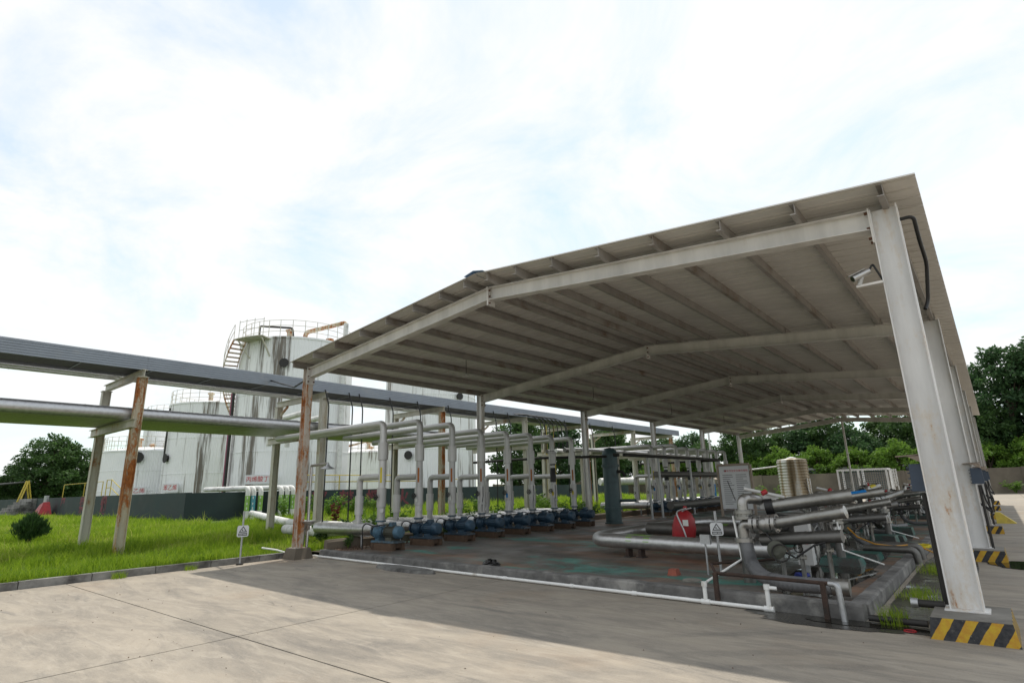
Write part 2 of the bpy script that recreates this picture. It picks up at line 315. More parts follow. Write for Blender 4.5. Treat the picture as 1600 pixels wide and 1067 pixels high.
# ---------------------------------------------------------------- mesh builder
def frame(d, upv=Vector((0, 0, 1))):
    d = d.normalized()
    if abs(d.dot(upv)) > 0.97: upv = Vector((1, 0, 0))
    s = d.cross(upv).normalized(); u = s.cross(d).normalized()
    return s, u
class MB:
    def __init__(s): s.v = []; s.f = []; s.sm = []
    def add(s, vs, fs, smooth=False):
        o = len(s.v); s.v += [tuple(x) for x in vs]; s.f += [tuple(i+o for i in f) for f in fs]; s.sm += [smooth]*len(fs); return s
    def box(s, a, b, taper=0.0):
        x0, y0, z0 = a; x1, y1, z1 = b; t = taper
        return s.add([(x0, y0, z0), (x1, y0, z0), (x1, y1, z0), (x0, y1, z0), (x0+t, y0+t, z1), (x1-t, y0+t, z1), (x1-t, y1-t, z1), (x0+t, y1-t, z1)],
                     [(3, 2, 1, 0), (4, 5, 6, 7), (0, 1, 5, 4), (1, 2, 6, 5), (2, 3, 7, 6), (3, 0, 4, 7)])
    def bar(s, p, q, wd, ht, upv=(0, 0, 1)):
        p, q = Vector(p), Vector(q); a, u = frame(q-p, Vector(upv)); a *= wd/2; u *= ht/2
        vs = [p-a-u, p+a-u, p+a+u, p-a+u, q-a-u, q+a-u, q+a+u, q-a+u]
        return s.add(vs, [(3, 2, 1, 0), (4, 5, 6, 7), (0, 1, 5, 4), (1, 2, 6, 5), (2, 3, 7, 6), (3, 0, 4, 7)])
    def cyl(s, p, q, r, r2=None, n=14, caps=True, smooth=True):
        p, q = Vector(p), Vector(q); r2 = r if r2 is None else r2; a, u = frame(q-p); o = len(s.v)
        vs = []
        for c, rr in ((p, r), (q, r2)):
            for i in range(n):
                t = 2*math.pi*i/n; vs.append(c + a*math.cos(t)*rr + u*math.sin(t)*rr)
        s.add(vs, [(i, (i+1) % n, n+(i+1) % n, n+i) for i in range(n)], smooth)
        if caps: s.add(vs, [tuple(range(n))[::-1], tuple(range(n, 2*n))])
        return s
    def tube(s, pts, r, n=10, caps=True):
        P = [Vector(p) for p in pts]; rs = r if isinstance(r, (list, tuple)) else [r]*len(P)
        d0 = (P[1]-P[0]).normalized(); a, u = frame(d0); vs = []
        for i, p in enumerate(P):
            d = ((P[min(i+1, len(P)-1)]-P[max(i-1, 0)])).normalized()
            ax = d0.cross(d)
            if ax.length > 1e-6:
                R = Matrix.Rotation(d0.angle(d), 3, ax.normalized()); a = R @ a; u = R @ u
            d0 = d
            for k in range(n):
                t = 2*math.pi*k/n; vs.append(p + a*math.cos(t)*rs[i] + u*math.sin(t)*rs[i])
        fs = []
        for i in range(len(P)-1):
            for k in range(n): fs.append((i*n+k, i*n+(k+1) % n, (i+1)*n+(k+1) % n, (i+1)*n+k))
        s.add(vs, fs, True)
        if caps: s.add(vs, [tuple(range(n))[::-1], tuple(range((len(P)-1)*n, len(P)*n))])
        return s
    def lathe(s, base, axis, prof, n=20, smooth=True):
        base = Vector(base); ax = Vector(axis).normalized(); a, u = frame(ax)
        ring = lambda h, r: [base + ax*h + (a*math.cos(2*math.pi*k/n)+u*math.sin(2*math.pi*k/n))*r for k in range(n)]
        # rings are shared only where the profile turns gently, so steps keep crisp edges
        runs = [[prof[0]]]
        for i in range(1, len(prof)):
            if len(runs[-1]) >= 2:
                p, q, r = runs[-1][-2], runs[-1][-1], prof[i]
                t0 = math.atan2(q[1]-p[1], q[0]-p[0]); t1 = math.atan2(r[1]-q[1], r[0]-q[0]); d = abs((t1-t0+math.pi) % (2*math.pi)-math.pi)
                if d > 0.7: runs.append([q])
            runs[-1].append(prof[i])
        for run in runs:
            vs = [v for h, r in run for v in ring(h, r)]
            s.add(vs, [(i*n+k, i*n+(k+1) % n, (i+1)*n+(k+1) % n, (i+1)*n+k) for i in range(len(run)-1) for k in range(n)], smooth)
        s.add(ring(*prof[0]), [tuple(range(n))[::-1]]); s.add(ring(*prof[-1]), [tuple(range(n))]); return s
    def ibeam(s, p, q, dep, wid, tf=0.012, tw=0.008, upv=(0, 0, 1)):
        # dep along upv direction, flanges are wid wide
        p, q = Vector(p), Vector(q); a, u = frame(q-p, Vector(upv)); h = dep/2; b = wid/2; t = tw/2
        pr = [(-b, -h), (b, -h), (b, -h+tf), (t, -h+tf), (t, h-tf), (b, h-tf), (b, h), (-b, h), (-b, h-tf), (-t, h-tf), (-t, -h+tf), (-b, -h+tf)]
        n = len(pr); vs = [c + a*x + u*y for c in (p, q) for x, y in pr]
        fs = [(i, (i+1) % n, n+(i+1) % n, n+i) for i in range(n)] + [(0, 1, 2, 3, 10, 11)[::-1], (4, 5, 6, 7, 8, 9)[::-1], (3, 4, 9, 10)[::-1]]
        fs += [tuple(n+i for i in (0, 1, 2, 3, 10, 11)), tuple(n+i for i in (4, 5, 6, 7, 8, 9)), tuple(n+i for i in (3, 4, 9, 10))]
        return s.add(vs, fs)
    def torus(s, c, axis, R, r, n=18, k=6):
        c = Vector(c); a, u = frame(Vector(axis)); pts = [c + a*math.cos(2*math.pi*i/n)*R + u*math.sin(2*math.pi*i/n)*R for i in range(n)]
        vs = []
        ax = Vector(axis).normalized()
        for i in range(n):
            rd = (pts[i]-c).normalized()
            for j in range(k):
                t = 2*math.pi*j/k; vs.append(pts[i] + rd*math.cos(t)*r + ax*math.sin(t)*r)
        return s.add(vs, [(i*k+j, ((i+1) % n)*k+j, ((i+1) % n)*k+(j+1) % k, i*k+(j+1) % k) for i in range(n) for j in range(k)], True)
    def mesh(s, name, off=(0, 0, 0)):
        me = bpy.data.meshes.new(name); ox, oy, oz = off
        me.from_pydata([(x-ox, y-oy, z-oz) for x, y, z in s.v], [], s.f)
        me.polygons.foreach_set('use_smooth', s.sm); me.update(); return me
    def build(s, name, mat, parent=None, label=None):
        off = wloc(parent) if parent else (0, 0, 0)
        me = s.mesh(name, off); me.materials.append(MATS[mat] if isinstance(mat, str) else mat)
        o = bpy.data.objects.new(name, me); COL.objects.link(o)
        if parent: o.parent = parent
        if label: o['label'] = label
        return o
def wloc(o):
    v = Vector((0, 0, 0))
    while o: v += o.location; o = o.parent
    return v
def tag(o, label, cat, group=None):
    o['label'] = label; o['category'] = cat
    if group: o['group'] = group
    return o
def thing(name, label, cat, loc=(0, 0, 0), group=None):
    o = bpy.data.objects.new(name, None); COL.objects.link(o); o.location = loc; o.empty_display_size = 0.2
    return tag(o, label, cat, group)
def struct(o): o['kind'] = 'structure'; return o
def recenter(o):
    # move a one-mesh thing's origin to the middle of its base
    me = o.data; co = np.empty(len(me.vertices)*3); me.vertices.foreach_get('co', co); co = co.reshape(-1, 3)
    c = np.array([(co[:, 0].min()+co[:, 0].max())/2, (co[:, 1].min()+co[:, 1].max())/2, co[:, 2].min()])
    me.vertices.foreach_set('co', (co-c).ravel()); o.location = c; me.update(); return o
def copy_tree(o, parent=None):
    c = o.copy(); COL.objects.link(c); c.parent = parent
    for ch in o.children: copy_tree(ch, c)
    return c
def fillet(pts, r, k=5):
    P = [Vector(p) for p in pts]; o = [P[0]]
    for i in range(1, len(P)-1):
        a = (P[i-1]-P[i]); b = (P[i+1]-P[i]); rr = min(r, a.length*0.49, b.length*0.49); a.normalize(); b.normalize()
        A = P[i]+a*rr; B = P[i]+b*rr
        for j in range(k+1):
            t = j/k; o.append(A*(1-t)**2 + P[i]*2*t*(1-t) + B*t*t)
    o.append(P[-1]); return o
def text_mesh(body, size, name, mat, parent, origin, xdir, ydir, extr=0.002, align='CENTER', xs=1.0):
    c = bpy.data.curves.new('tmp', 'FONT'); c.body = body; c.size = size; c.extrude = extr; c.align_x = align; c.align_y = 'CENTER'; c.resolution_u = 2
    if name == 'painted_character': c.offset = 0.03
    o = bpy.data.objects.new('tmp', c); COL.objects.link(o); bpy.context.view_layer.update()
    me = bpy.data.meshes.new_from_object(o.evaluated_get(bpy.context.evaluated_depsgraph_get())); bpy.data.objects.remove(o)
    x = Vector(xdir).normalized(); y = Vector(ydir).normalized(); z = x.cross(y); off = wloc(parent) if parent else Vector((0, 0, 0)); og = Vector(origin)-off
    mm = Matrix((x*xs, y, z)).transposed().to_4x4(); mm.translation = og; me.transform(mm)
    me.materials.clear(); me.materials.append(MATS[mat]); me.name = name
    r = bpy.data.objects.new(name, me); COL.objects.link(r); r.parent = parent; return r
def smooth01(t): t = max(0.0, min(1.0, t)); return t*t*(3-2*t)
ORD = ['nearest', 'second', 'third', 'fourth', 'fifth', 'sixth', 'seventh', 'eighth', 'ninth', 'tenth', 'eleventh', 'twelfth']

# ================================================================ SETTING
def gz(x, y):
    return 0.07 + 0.25*smooth01((-x-0.3)/14.0) + 0.03*math.sin(x*0.9+y*0.7) * smooth01((-x-0.6)/2)
def kerbf(x): return 0.55 - 0.052*x          # front line of the pump platform
SLAB = 0.12
mb = MB(); R_ = 900; n = 48
mb.add([(0, 0, -0.10)] + [(R_*math.cos(2*math.pi*i/n), R_*math.sin(2*math.pi*i/n), -0.10) for i in range(n)], [(0, i+1, (i+1) % n+1) for i in range(n)])
struct(mb.build('ground', 'far_ground'))
yard = MB().box((-0.22, -20, -0.06), (40, 52, -0.014)).build('yard', 'joint_dirt'); struct(yard)
def panel(x0, x1, y0, y1):
    g = 0.006; mb = MB(); mb.box((x0+g, y0+g, -0.05), (x1-g, y1-g, 0.0), 0.003)
    mb.build('concrete_panel', 'yard_concrete', yard)
XE = [-0.2, 6.06, 13.3, 19.3, 25.3, 31.3, 37.3]
YE = [-16.0, -12.0, -8.0, -3.95, 0.9]
for i in range(len(XE)-1):
    for j in range(len(YE)-1): panel(XE[i], XE[i+1], YE[j], YE[j+1])
YF = [0.9, 4.9, 8.9, 12.9, 16.9, 20.9, 24.9, 28.9, 32.9, 36.9, 40.9, 44.9, 48.9]
for j in range(len(YF)-1):
    panel(11.0, 13.3, YF[j], YF[j+1])
    for i in range(2, len(XE)-1): panel(XE[i], XE[i+1], YF[j], YF[j+1])
for j in range(7, len(YF)-1):
    for (a, b) in ((-6, 0), (0, 6.06), (6.06, 11.0)): panel(a, b, max(YF[j], 30.6), YF[j+1])
# raised grass field
NX, NY = 90, 70
xs = [-0.36 - 75*(i/NX)**1.8 for i in range(NX+1)]; ys = [-20 + 80*j/NY for j in range(NY+1)]
mb = MB(); mb.add([(x, y, gz(x, y)) for x in xs for y in ys], [(i*(NY+1)+j+1, (i+1)*(NY+1)+j+1, (i+1)*(NY+1)+j, i*(NY+1)+j) for i in range(NX) for j in range(NY)], True)
struct(mb.build('lawn', 'lawn_soil'))
mb = MB(); mb.add([(-0.36, 0.7, 0.075), (0.24, 0.7, 0.075), (0.24, 31, 0.075), (-0.36, 31, 0.075)], [(0, 1, 2, 3)])
struct(mb.build('soil_strip', 'soil'))
# lawn kerb of separate stones
kerb = thing('lawn_kerb', 'low grey concrete kerb stones edging the lawn along the yard', 'kerb', (-0.28, 0.4, 0))
y = 0.4; kk = 0
while y > -18:
    L = 0.985; mb = MB(); dx = random.uniform(-.006, .006); dz = random.uniform(-.008, .006)
    mb.box((-0.35+dx, y-L, -0.05), (-0.21+dx, y+.010, 0.125+dz), 0.007); mb.build('kerb_stone', 'kerb_concrete', kerb); y -= 1.0
# pump platform with raised rim
plat = MB()
nseg = 40; top = []
plat.add([(0.26, kerbf(0.26)+0.1, SLAB), (10.9, kerbf(10.9)+0.1, SLAB), (10.9, 30.2, SLAB), (0.26, 30.2, SLAB), (0.26, kerbf(.26)+.1, -0.05), (10.9, kerbf(10.9)+.1, -0.05), (10.9, 30.2, -.05), (.26, 30.2, -.05)],
         [(0, 1, 2, 3), (0, 4, 5, 1), (1, 5, 6, 2), (2, 6, 7, 3), (3, 7, 4, 0)])
plat = struct(plat.build('pump_platform', 'platform_concrete'))
def rough_rim(name, p, q, wd, h, mat, parent, seg=0.16):
    p, q = Vector(p), Vector(q); d = q-p; L = d.length; d.normalize(); s = Vector((d.y, -d.x, 0)); k = max(2, int(L/seg)); mb = MB(); vs = []
    for i in range(k+1):
        c = p + d*(L*i/k); j = lambda a: random.uniform(-a, a)
        e = random.random() < 0.12
        vs += [c+s*(wd/2+j(.004))+Vector((0, 0, -.05)), c+s*(wd/2+j(.006)-(.02 if e else 0))+Vector((0, 0, h*.86+j(.006))), c+s*(wd/2-.022+j(.006))+Vector((0, 0, h+j(.005)-(.02 if e else 0))), c-s*(wd/2-.022+j(.006))+Vector((0, 0, h+j(.005))), c-s*(wd/2+j(.006))+Vector((0, 0, h*.86)), c-s*(wd/2)+Vector((0, 0, -.05))]
    fs = [(i*6+a, i*6+a+1, (i+1)*6+a+1, (i+1)*6+a) for i in range(k) for a in range(5)] + [tuple(range(6))[::-1], tuple(range(k*6, k*6+6))]
    mb.add(vs, fs); return mb.build(name, mat, parent)
rough_rim('front_rim', (0.30, kerbf(0.3)+.08, 0), (10.98, kerbf(10.98)+.08, 0), 0.17, 0.155, 'rim_concrete', plat)
rough_rim('side_rim', (10.91, kerbf(10.9)+.18, 0), (10.91, 30.2, 0), 0.17, 0.145, 'rim_concrete', plat, 0.22)
rough_rim('rear_rim', (0.17, 0.75, 0), (0.17, 30.2, 0), 0.12, 0.34, 'brown_wall', plat, 0.4)
# concrete lump under the first left column
mb = MB(); mb.box((-0.18, -0.10, 0.0), (0.34, 0.36, 0.225), 0.06); tag(recenter(mb.build('footing', 'brown_wall')), 'rough concrete footing under the front left canopy column', 'footing')
# broken mortar patch in front of the rim
mb = MB(); pts = []
for i in range(22):
    t = 2*math.pi*i/22; pts.append((3.75+0.85*math.cos(t)*(1+random.uniform(-.06, .06)), kerbf(3.75)-0.27-0.06*math.cos(t)+0.20*math.sin(t)*(1+random.uniform(-.15, .15))))
mb.add([(x, y, 0.001) for x, y in pts] + [(3.75+(x-3.75)*.95, kerbf(3.75)-.27+(y-kerbf(3.75)+.27)*.88, 0.05) for x, y in pts], [(i, (i+1) % 22, 22+(i+1) % 22, 22+i) for i in range(22)] + [tuple(range(22, 44))])
tag(recenter(mb.build('mortar_patch', 'kerb_concrete')), 'flat broken grey mortar patch at the foot of the platform rim', 'mortar patch')
# standing water
def sheet(name, cx, cy, rx, ry, z, mat, n=40, j=0.18, sq=2.0):
    mb = MB(); vs = []
    for i in range(n):
        t = 2*math.pi*i/n; k = 1+j*math.sin(3*t+cx*3)*0.6+random.uniform(-j, j)*0.4
        ct, st_ = math.cos(t), math.sin(t)
        vs.append((cx+rx*k*math.copysign(abs(ct)**(2/sq), ct), cy+ry*k*math.copysign(abs(st_)**(2/sq), st_), z))
    mb.add(vs, [tuple(range(n))]); return struct(mb.build(name, mat))
sheet('damp_patch', 10.75, -0.2, 0.9, 0.24, 0.0045, 'wet_concrete', sq=2.2, j=.3)
sheet('damp_patch', 11.42, 3.4, 0.36, 3.3, 0.0045, 'wet_concrete', sq=4, j=.06)
sheet('puddle', 10.95, -0.16, 0.55, 0.12, 0.009, 'water')
sheet('puddle', 12.45, 5.35, 0.55, 0.55, 0.009, 'water', sq=2.5)
sheet('puddle', 10.28, 1.75, 0.46, 1.25, SLAB+0.005, 'water', sq=3)
sheet('damp_patch', 9.9, 5.5, 0.8, 4.8, SLAB+0.0025, 'wet_concrete', sq=3)

# ================================================================ CANOPY
W, L = 11.94, 6.0; HB, HA, DEP, NF = 4.03, 4.58, 0.23, 6
can = thing('canopy', 'large open-sided gabled steel canopy with corrugated roof over the pump platform', 'canopy', (W/2, 15, 0))
slope = (HA-HB)/(W/2-0.28)
def rz(x): return HB + (min(x, W-x)-0.28)*slope       # rafter underside
for k in range(NF):
    y = k*L
    for side in (0, 1):
        x0, x1 = (0.0, 0.20) if side == 0 else (W-0.255, W); xc = (x0+x1)/2
        zb = 0.225 if (k == 0 and side == 0) else (SLAB if side == 0 else 0.175)
        c = MB().ibeam((xc, y+.09, zb), (xc, y+.09, rz(.3)+DEP-0.004), x1-x0, 0.15 if side == 0 else 0.18, 0.012, 0.009, upv=(1, 0, 0))
        c.box((x0-.04, y-.03, zb-.0), (x1+.04, y+.21, zb+0.014))
        col = c.build('column', 'canopy_column_rusty' if (k == 0 and side == 0) else 'canopy_column_paint', can)
        xi = x1 if side == 0 else x0; sg = 1 if side == 0 else -1
        b = MB()
        b.box((min(xi, xi+sg*.016), y-.01, HB-.16), (max(xi, xi+sg*.016), y+.19, rz(.3)+DEP+.01)); b.build('end_plate', 'canopy_paint', can)
        if k < 3:
            for zz in (HB-.10, HB+.02, HB+.2):
                for yy in (y+.02, y+.16):
                    b2 = MB().cyl((xi+sg*.016, yy, zz), (xi+sg*.05, yy, zz), .016, n=6, smooth=False).build('bolt', 'bolt_rust', can)
        xa = xi+sg*.016
        r = MB().ibeam((xa, y+.09, rz(xa)+DEP/2), (W/2-sg*.012, y+.09, HA+DEP/2), DEP, 0.16, 0.011, 0.008)
        r.build('rafter', 'canopy_paint', can)
    MB().box((W/2-.012, y-.005, HA-.10), (W/2+.012, y+.185, HA+DEP+.01)).build('ridge_splice', 'canopy_paint', can)
    if k < 3:
        for zz in (HA-.06, HA+.06, HA+.17):
            MB().cyl((W/2+.012, y+.03, zz), (W/2+.04, y+.03, zz), .015, n=6, smooth=False).build('bolt', 'bolt_rust', can)
MB().cyl((6.0, 30.15, SLAB), (6.0, 30.15, HA-.01), .055, n=10).build('centre_post', 'canopy_paint', can)
PX = [0.10, 0.95, 1.8, 2.7, 3.55, 4.37, 5.1, 5.72]
Y0, Y1 = -0.34, 30.45
PXA = [(x, 1) for x in PX] + [(W-x, -1) for x in PX]
YB = [Y0+.03] + [k*L+.09 for k in range(1, NF-1)] + [Y1-.03]
for x, sg in PXA:
    zb = rz(x)+DEP+.002
    for i in range(len(YB)-1):
        pr = [(-.03, 0), (.03, 0), (.03, .012), (-.024, .012), (-.024, .128), (.03, .128), (.03, .14), (-.03, .14)]
        y0, y1 = YB[i]+(.004 if i else 0), YB[i+1]-.004; n = len(pr)
        vs = [(x+sg*a, yy, zb+b+a*sg*slope*(1 if x < W/2 else -1)) for yy in (y0, y1) for a, b in pr]
        MB().add(vs, [(j, (j+1) % n, n+(j+1) % n, n+j) for j in range(n)] + [(0, 1, 2, 3), (0, 3, 4, 7), (4, 5, 6, 7), (n, n+1, n+2, n+3), (n, n+3, n+4, n+7), (n+4, n+5, n+6, n+7)]).build('purlin', 'purlin_steel', can)
    for k in range(1, NF-1):
        if k < 3: MB().box((x-.05, k*L+.03, zb), (x-.035 if sg > 0 else x+.05, k*L+.15, zb+.11)).build('cleat', 'purlin_steel', can)
# profiled roof sheets: ribs run down the slope
SW = 0.81
ns = int(round((Y1-Y0)/SW)); SW = (Y1-Y0)/ns
prof = [(0, .0), (.035, .0), (.045, .036), (.075, .036), (.085, 0), (.225, 0), (.23, .006), (.24, .006), (.245, 0), (.305, 0), (.315, .036), (.345, .036), (.355, 0), (.495, 0), (.5, .006), (.51, .006), (.515, 0), (.575, 0), (.585, .036), (.615, .036), (.625, 0), (.765, 0), (.77, .006), (.78, .006), (.785, 0), (.83, .0)]
def roof_sheet_mesh(side):
    mb = MB(); vs = []; n = len(prof)
    xa, xb = (-0.06, W/2-.01) if side == 0 else (W+.22, W/2+.01)
    for t in (0, 1):
        for (u, h) in prof:
            x = xa+(xb-xa)*t; zz = (HB + ((x if side == 0 else W-x)-0.28)*slope) + DEP + .146 + h
            vs.append((x, u, zz))
    for (u, h) in prof: pass
    fs = [(i, i+1, n+i+1, n+i) if side == 1 else (i+1, i, n+i, n+i+1) for i in range(n-1)]
    lo = [(x, y, z-.003) for x, y, z in vs]
    mb.add(vs, fs); mb.add(lo, [f[::-1] for f in fs])
    m2 = len(vs)
    mb.add(vs+lo, [(i, i+1, m2+i+1, m2+i) for i in range(n-1)])
    return mb
for side in (0, 1):
    me = roof_sheet_mesh(side).mesh('roof_sheet', wloc(can)); me.materials.append(MATS['roof_sheet_steel'])
    for i in range(ns):
        o = bpy.data.objects.new('roof_sheet', me); COL.objects.link(o); o.parent = can; o.location = (0, Y0+i*SW, random.uniform(0, .003))
mb = MB(); zr = HA+DEP+.146+.03
mb.add([(W/2-.22, Y0-.02, zr-.02), (W/2, Y0-.02, zr+.03), (W/2+.22, Y0-.02, zr-.02), (W/2-.22, Y1+.02, zr-.02), (W/2, Y1+.02, zr+.03), (W/2+.22, Y1+.02, zr-.02),
        (W/2-.22, Y0-.02, zr-.024), (W/2, Y0-.02, zr+.026), (W/2+.22, Y0-.02, zr-.024), (W/2-.22, Y1+.02, zr-.024), (W/2, Y1+.02, zr+.026), (W/2+.22, Y1+.02, zr-.024)],
       [(0, 1, 4, 3), (1, 2, 5, 4), (9, 10, 7, 6), (10, 11, 8, 7), (0, 6, 7, 1), (1, 7, 8, 2)]); mb.build('ridge_cap', 'ridge_blue', can)
# pendant lamps
for i, yy in enumerate((3, 9, 15, 21)):
    t = thing('pendant_lamp', 'small pendant lamp on a rod under the left roof slope, %s from the camera' % ORD[i], 'lamp', (2.5, yy, 4.13), 'pendant lamps under the roof')
    MB().cyl((2.5, yy, 4.17), (2.5, yy, rz(2.5)+DEP+.146), .008, n=6).build('rod', 'dark_iron', t)
    MB().lathe((2.5, yy, 4.11), (0, 0, 1), [(0, .10), (.02, .105), (.05, .05), (.08, .02)], 14).build('shade', 'cabinet_grey', t)

# column plinths
for k in range(NF):
    y = k*L
    mb = MB(); x0, x1, y0, y1 = 11.53, 12.15, y-.42, y+.42; h = .175; t = .028
    o = mb.box((x0, y0, -.03), (x1, y1, h), t).build('column_plinth', 'hazard_stripe')
    recenter(o); tag(o, 'black and yellow striped concrete plinth, %s of the row under the right columns' % ORD[k], 'plinth', 'striped plinths')
    cap = MB().box((x0+t+.002, y0+t+.002, h-.02), (x1-t-.002, y1-t-.002, h+.003)).build('plinth_top', 'plain_concrete', o)
mb = MB(); mb.add([(12.0, 15.6, 0), (12.45, 15.6, 0), (12.45, 16.2, 0), (12.0, 16.2, 0), (12.0, 15.75, .30), (12.12, 15.75, .30), (12.12, 16.1, .3), (12.0, 16.1, .3)], [(3, 2, 1, 0), (4, 5, 6, 7), (0, 1, 5, 4), (1, 2, 6, 5), (2, 3, 7, 6), (3, 0, 4, 7)])
tag(recenter(mb.build('wheel_chock', 'yellow_paint')), 'yellow wedge-shaped wheel chock on the yard beside the striped plinths', 'chock')

# CCTV camera on the front right column
cct = thing('security_camera', 'silver bullet security camera on an arm fixed to the front right column', 'security camera', (11.66, .02, 3.40), None)
MB().box((11.44, -.04, 3.395), (11.685, -.01, 3.42)).build('arm', 'canopy_paint', cct)
dv_ = Vector((-.72, -.5, -.40)).normalized(); c0 = Vector((11.50, -.04, 3.525))
MB().cyl(c0-dv_*.10, c0+dv_*.10, .036, n=16).build('housing', 'stainless', cct)
MB().cyl(c0+dv_*.101, c0+dv_*.105, .029, n=16).build('lens', 'lens_glass', cct)
s_, u_ = frame(dv_)
MB().bar(c0-dv_*.06+u_*.041, c0+dv_*.14+u_*.041, .07, .004, u_).build('sunshield', 'stainless', cct)
MB().cyl((11.47, -.025, 3.42), c0-u_*.02, .022, n=10).build('swivel', 'cabinet_grey', cct)
MB().tube(fillet([c0-dv_*.10, c0-dv_*.16+Vector((0, 0, .06)), (11.64, .0, 3.58), (11.685, .03, 3.44)], .07, 6), .011, 8).build('cable', 'black_rubber', cct)
mb = MB().tube(fillet([(11.94, .12, 4.10), (12.06, .12, 4.10), (12.06, .35, 3.9), (12.07, .75, 3.75), (12.0, .95, 3.35), (11.96, .90, 3.25)], .1, 6), .02, 8)
tag(recenter(mb.build('conduit_hose', 'black_rubber')), 'black flexible conduit looping under the roof edge outside the front right column', 'conduit')

# junction boxes on posts at the right columns
for k in range(4):
    y = k*L+.30; x = 11.64
    if k: x = 11.98; y = k*L+.05
    t = thing('junction_box', 'dark blue-grey junction box on a slim post at the %s right canopy column' % ('front' if k == 0 else ORD[k]), 'junction box', (x, y, 0), 'junction boxes by the right columns')
    MB().box((x-.085, y-.07, 1.24), (x+.085, y+.05, 1.51), .008).build('case', 'box_blue_grey', t)
    b = MB()
    for q in range(5): b.box((x-.10, y-.06, 1.25+.055*q), (x-.085, y+.04, 1.262+.055*q))
    b.build('cooling_fin', 'box_blue_grey', t)
    MB().add([(x-.17, y-.14, 1.585), (x+.08, y-.14, 1.60), (x+.08, y+.10, 1.60), (x-.17, y+.10, 1.585), (x-.17, y-.14, 1.593), (x+.08, y-.14, 1.608), (x+.08, y+.10, 1.608), (x-.17, y+.10, 1.593)], [(3, 2, 1, 0), (4, 5, 6, 7), (0, 1, 5, 4), (1, 2, 6, 5), (2, 3, 7, 6), (3, 0, 4, 7)]).build('rain_hood', 'bracket_tan', t)
    MB().add([(x+.075, y-.13, 1.50), (x+.075, y+.09, 1.50), (x+.075, y+.09, 1.59), (x+.075, y-.13, 1.59), (x-.08, y-.13, 1.59), (x-.08, y+.09, 1.59)], [(0, 1, 2, 3), (0, 3, 4), (1, 5, 2), (0, 4, 5, 1)]).build('hood_bracket', 'bracket_tan', t)
    MB().cyl((x, y, .0), (x, y, 1.22), .022, n=10).build('post', 'dark_iron', t)
    for q in (0, 1):
        MB().tube(fillet([(x+.02, y+.03*q, 1.22), (x+.05, y+.03*q, .92), (x+.0+.12, y+.1, .78-.05*q), (x-.12+.2*(k == 0), y+.4+.1*q, .95)], .15, 6), .013, 8).build('cable', 'black_rubber', t)
    MB().box((x-.08, y-.08, 0.0), (x+.08, y+.08, .05)).build('foot', 'plain_concrete', t)
# floor conduit by the front plinth
tag(recenter(MB().tube(fillet([(11.02, -.05, .05), (11.5, -.06, .05)], .1), .03, 10).build('floor_conduit', 'dark_iron')), 'short dark pipe on the wet ground leading to the front striped plinth', 'pipe')
t = thing('pipe_stub', 'short black pipe with grey end cap beside the front striped plinth', 'pipe', (11.5, .16, .17))
MB().cyl((11.42, .16, .19), (11.64, .16, .19), .035, n=12).build('pipe', 'dark_iron', t); MB().cyl((11.37, .16, .19), (11.43, .16, .19), .046, n=12).build('cap', 'galvanised', t)

# ================================================================ PIPE RACK
rack = thing('pipe_rack', 'rusty cream steel pipe rack of post pairs and cross beams along the lawn', 'pipe rack', (-5, 10, 0.2))
FX, BX, SP = -3.6, -6.38, 5.07
RY = [-2.25+SP*k for k in range(-3, 7)]
for k, y in enumerate(RY):
    for x in (FX, BX):
        MB().ibeam((x, y, gz(x, y)-.1), (x, y, 4.27), .20, .17, .012, .009, upv=(0, 1, 0)).build('post', 'rack_paint_rusty' if (x == FX and k % 2 == 1) else 'rack_paint', rack)
        MB().box((x-.11, y-.12, 4.27), (x+.11, y+.12, 4.285)).build('cap_plate', 'rack_paint', rack)
    MB().ibeam((BX-.14, y, 4.375), (FX+.14, y, 4.375), .18, .12, .011, .008).build('upper_beam', 'rack_paint', rack)
    MB().ibeam((BX-.35, y-.125, 3.12), (FX+.32, y-.125, 3.12), .20, .12, .011, .008).build('lower_beam', 'rack_paint', rack)
    if k >= 4:
        MB().bar((BX+.1, y+.02, 4.0), (BX+.55, y+.02, 4.27), .06, .06).build('brace', 'rack_paint_rusty', rack)
def seam_pipe(name, label, pts, r, mat, cat='pipe', group=None, step=1.9, fil=.3, bands=True, sub='cladding'):
    """clad pipe with raised lap bands at every cladding joint"""
    P = [Vector(p) for p in pts]; base = P[0].copy()
    t = thing(name, label, cat, base, group)
    MB().tube(fillet(P, fil, 6), r, 16).build(sub, mat, t)
    if bands:
        b = MB(); rem = step*.5
        for i in range(len(P)-1):
            d = P[i+1]-P[i]; Ln = d.length; d.normalize(); s = rem
            while s < Ln-fil*.6:
                if s > fil*.6: b.cyl(P[i]+d*s-d*.012, P[i]+d*s+d*.012, r+.004, n=16, caps=True)
                s += step
            rem = s-Ln
        if b.f: b.build('lap_band', mat, t)['kind'] = 'stuff'
    return t
PN = ['outermost, facing the yard', 'second from the yard', 'third from the yard', 'fourth from the yard', 'fifth from the yard', 'sixth from the yard', 'innermost, farthest from the yard']
for i in range(7):
    x = -3.95-.345*i
    seam_pipe('rack_pipe', 'silver clad pipe on the lower beams of the rack, %s' % PN[i], [(x, -17.2, 3.395), (x, 11.5+i*.8, 3.395)], .165, 'alu_cladding', group='pipes on the lower rack beams', step=3.1+.17*i)
for i, x in enumerate((-5.55, -5.98)):
    seam_pipe('rack_pipe', 'silver clad pipe on the upper rack beams, %s' % ('just behind the cable tray' if i == 0 else 'on the far side'), [(x, -17.2, 4.70), (x, 20, 4.70)], .15, 'alu_cladding', group='pipes on the upper rack beams', step=4.1+i)
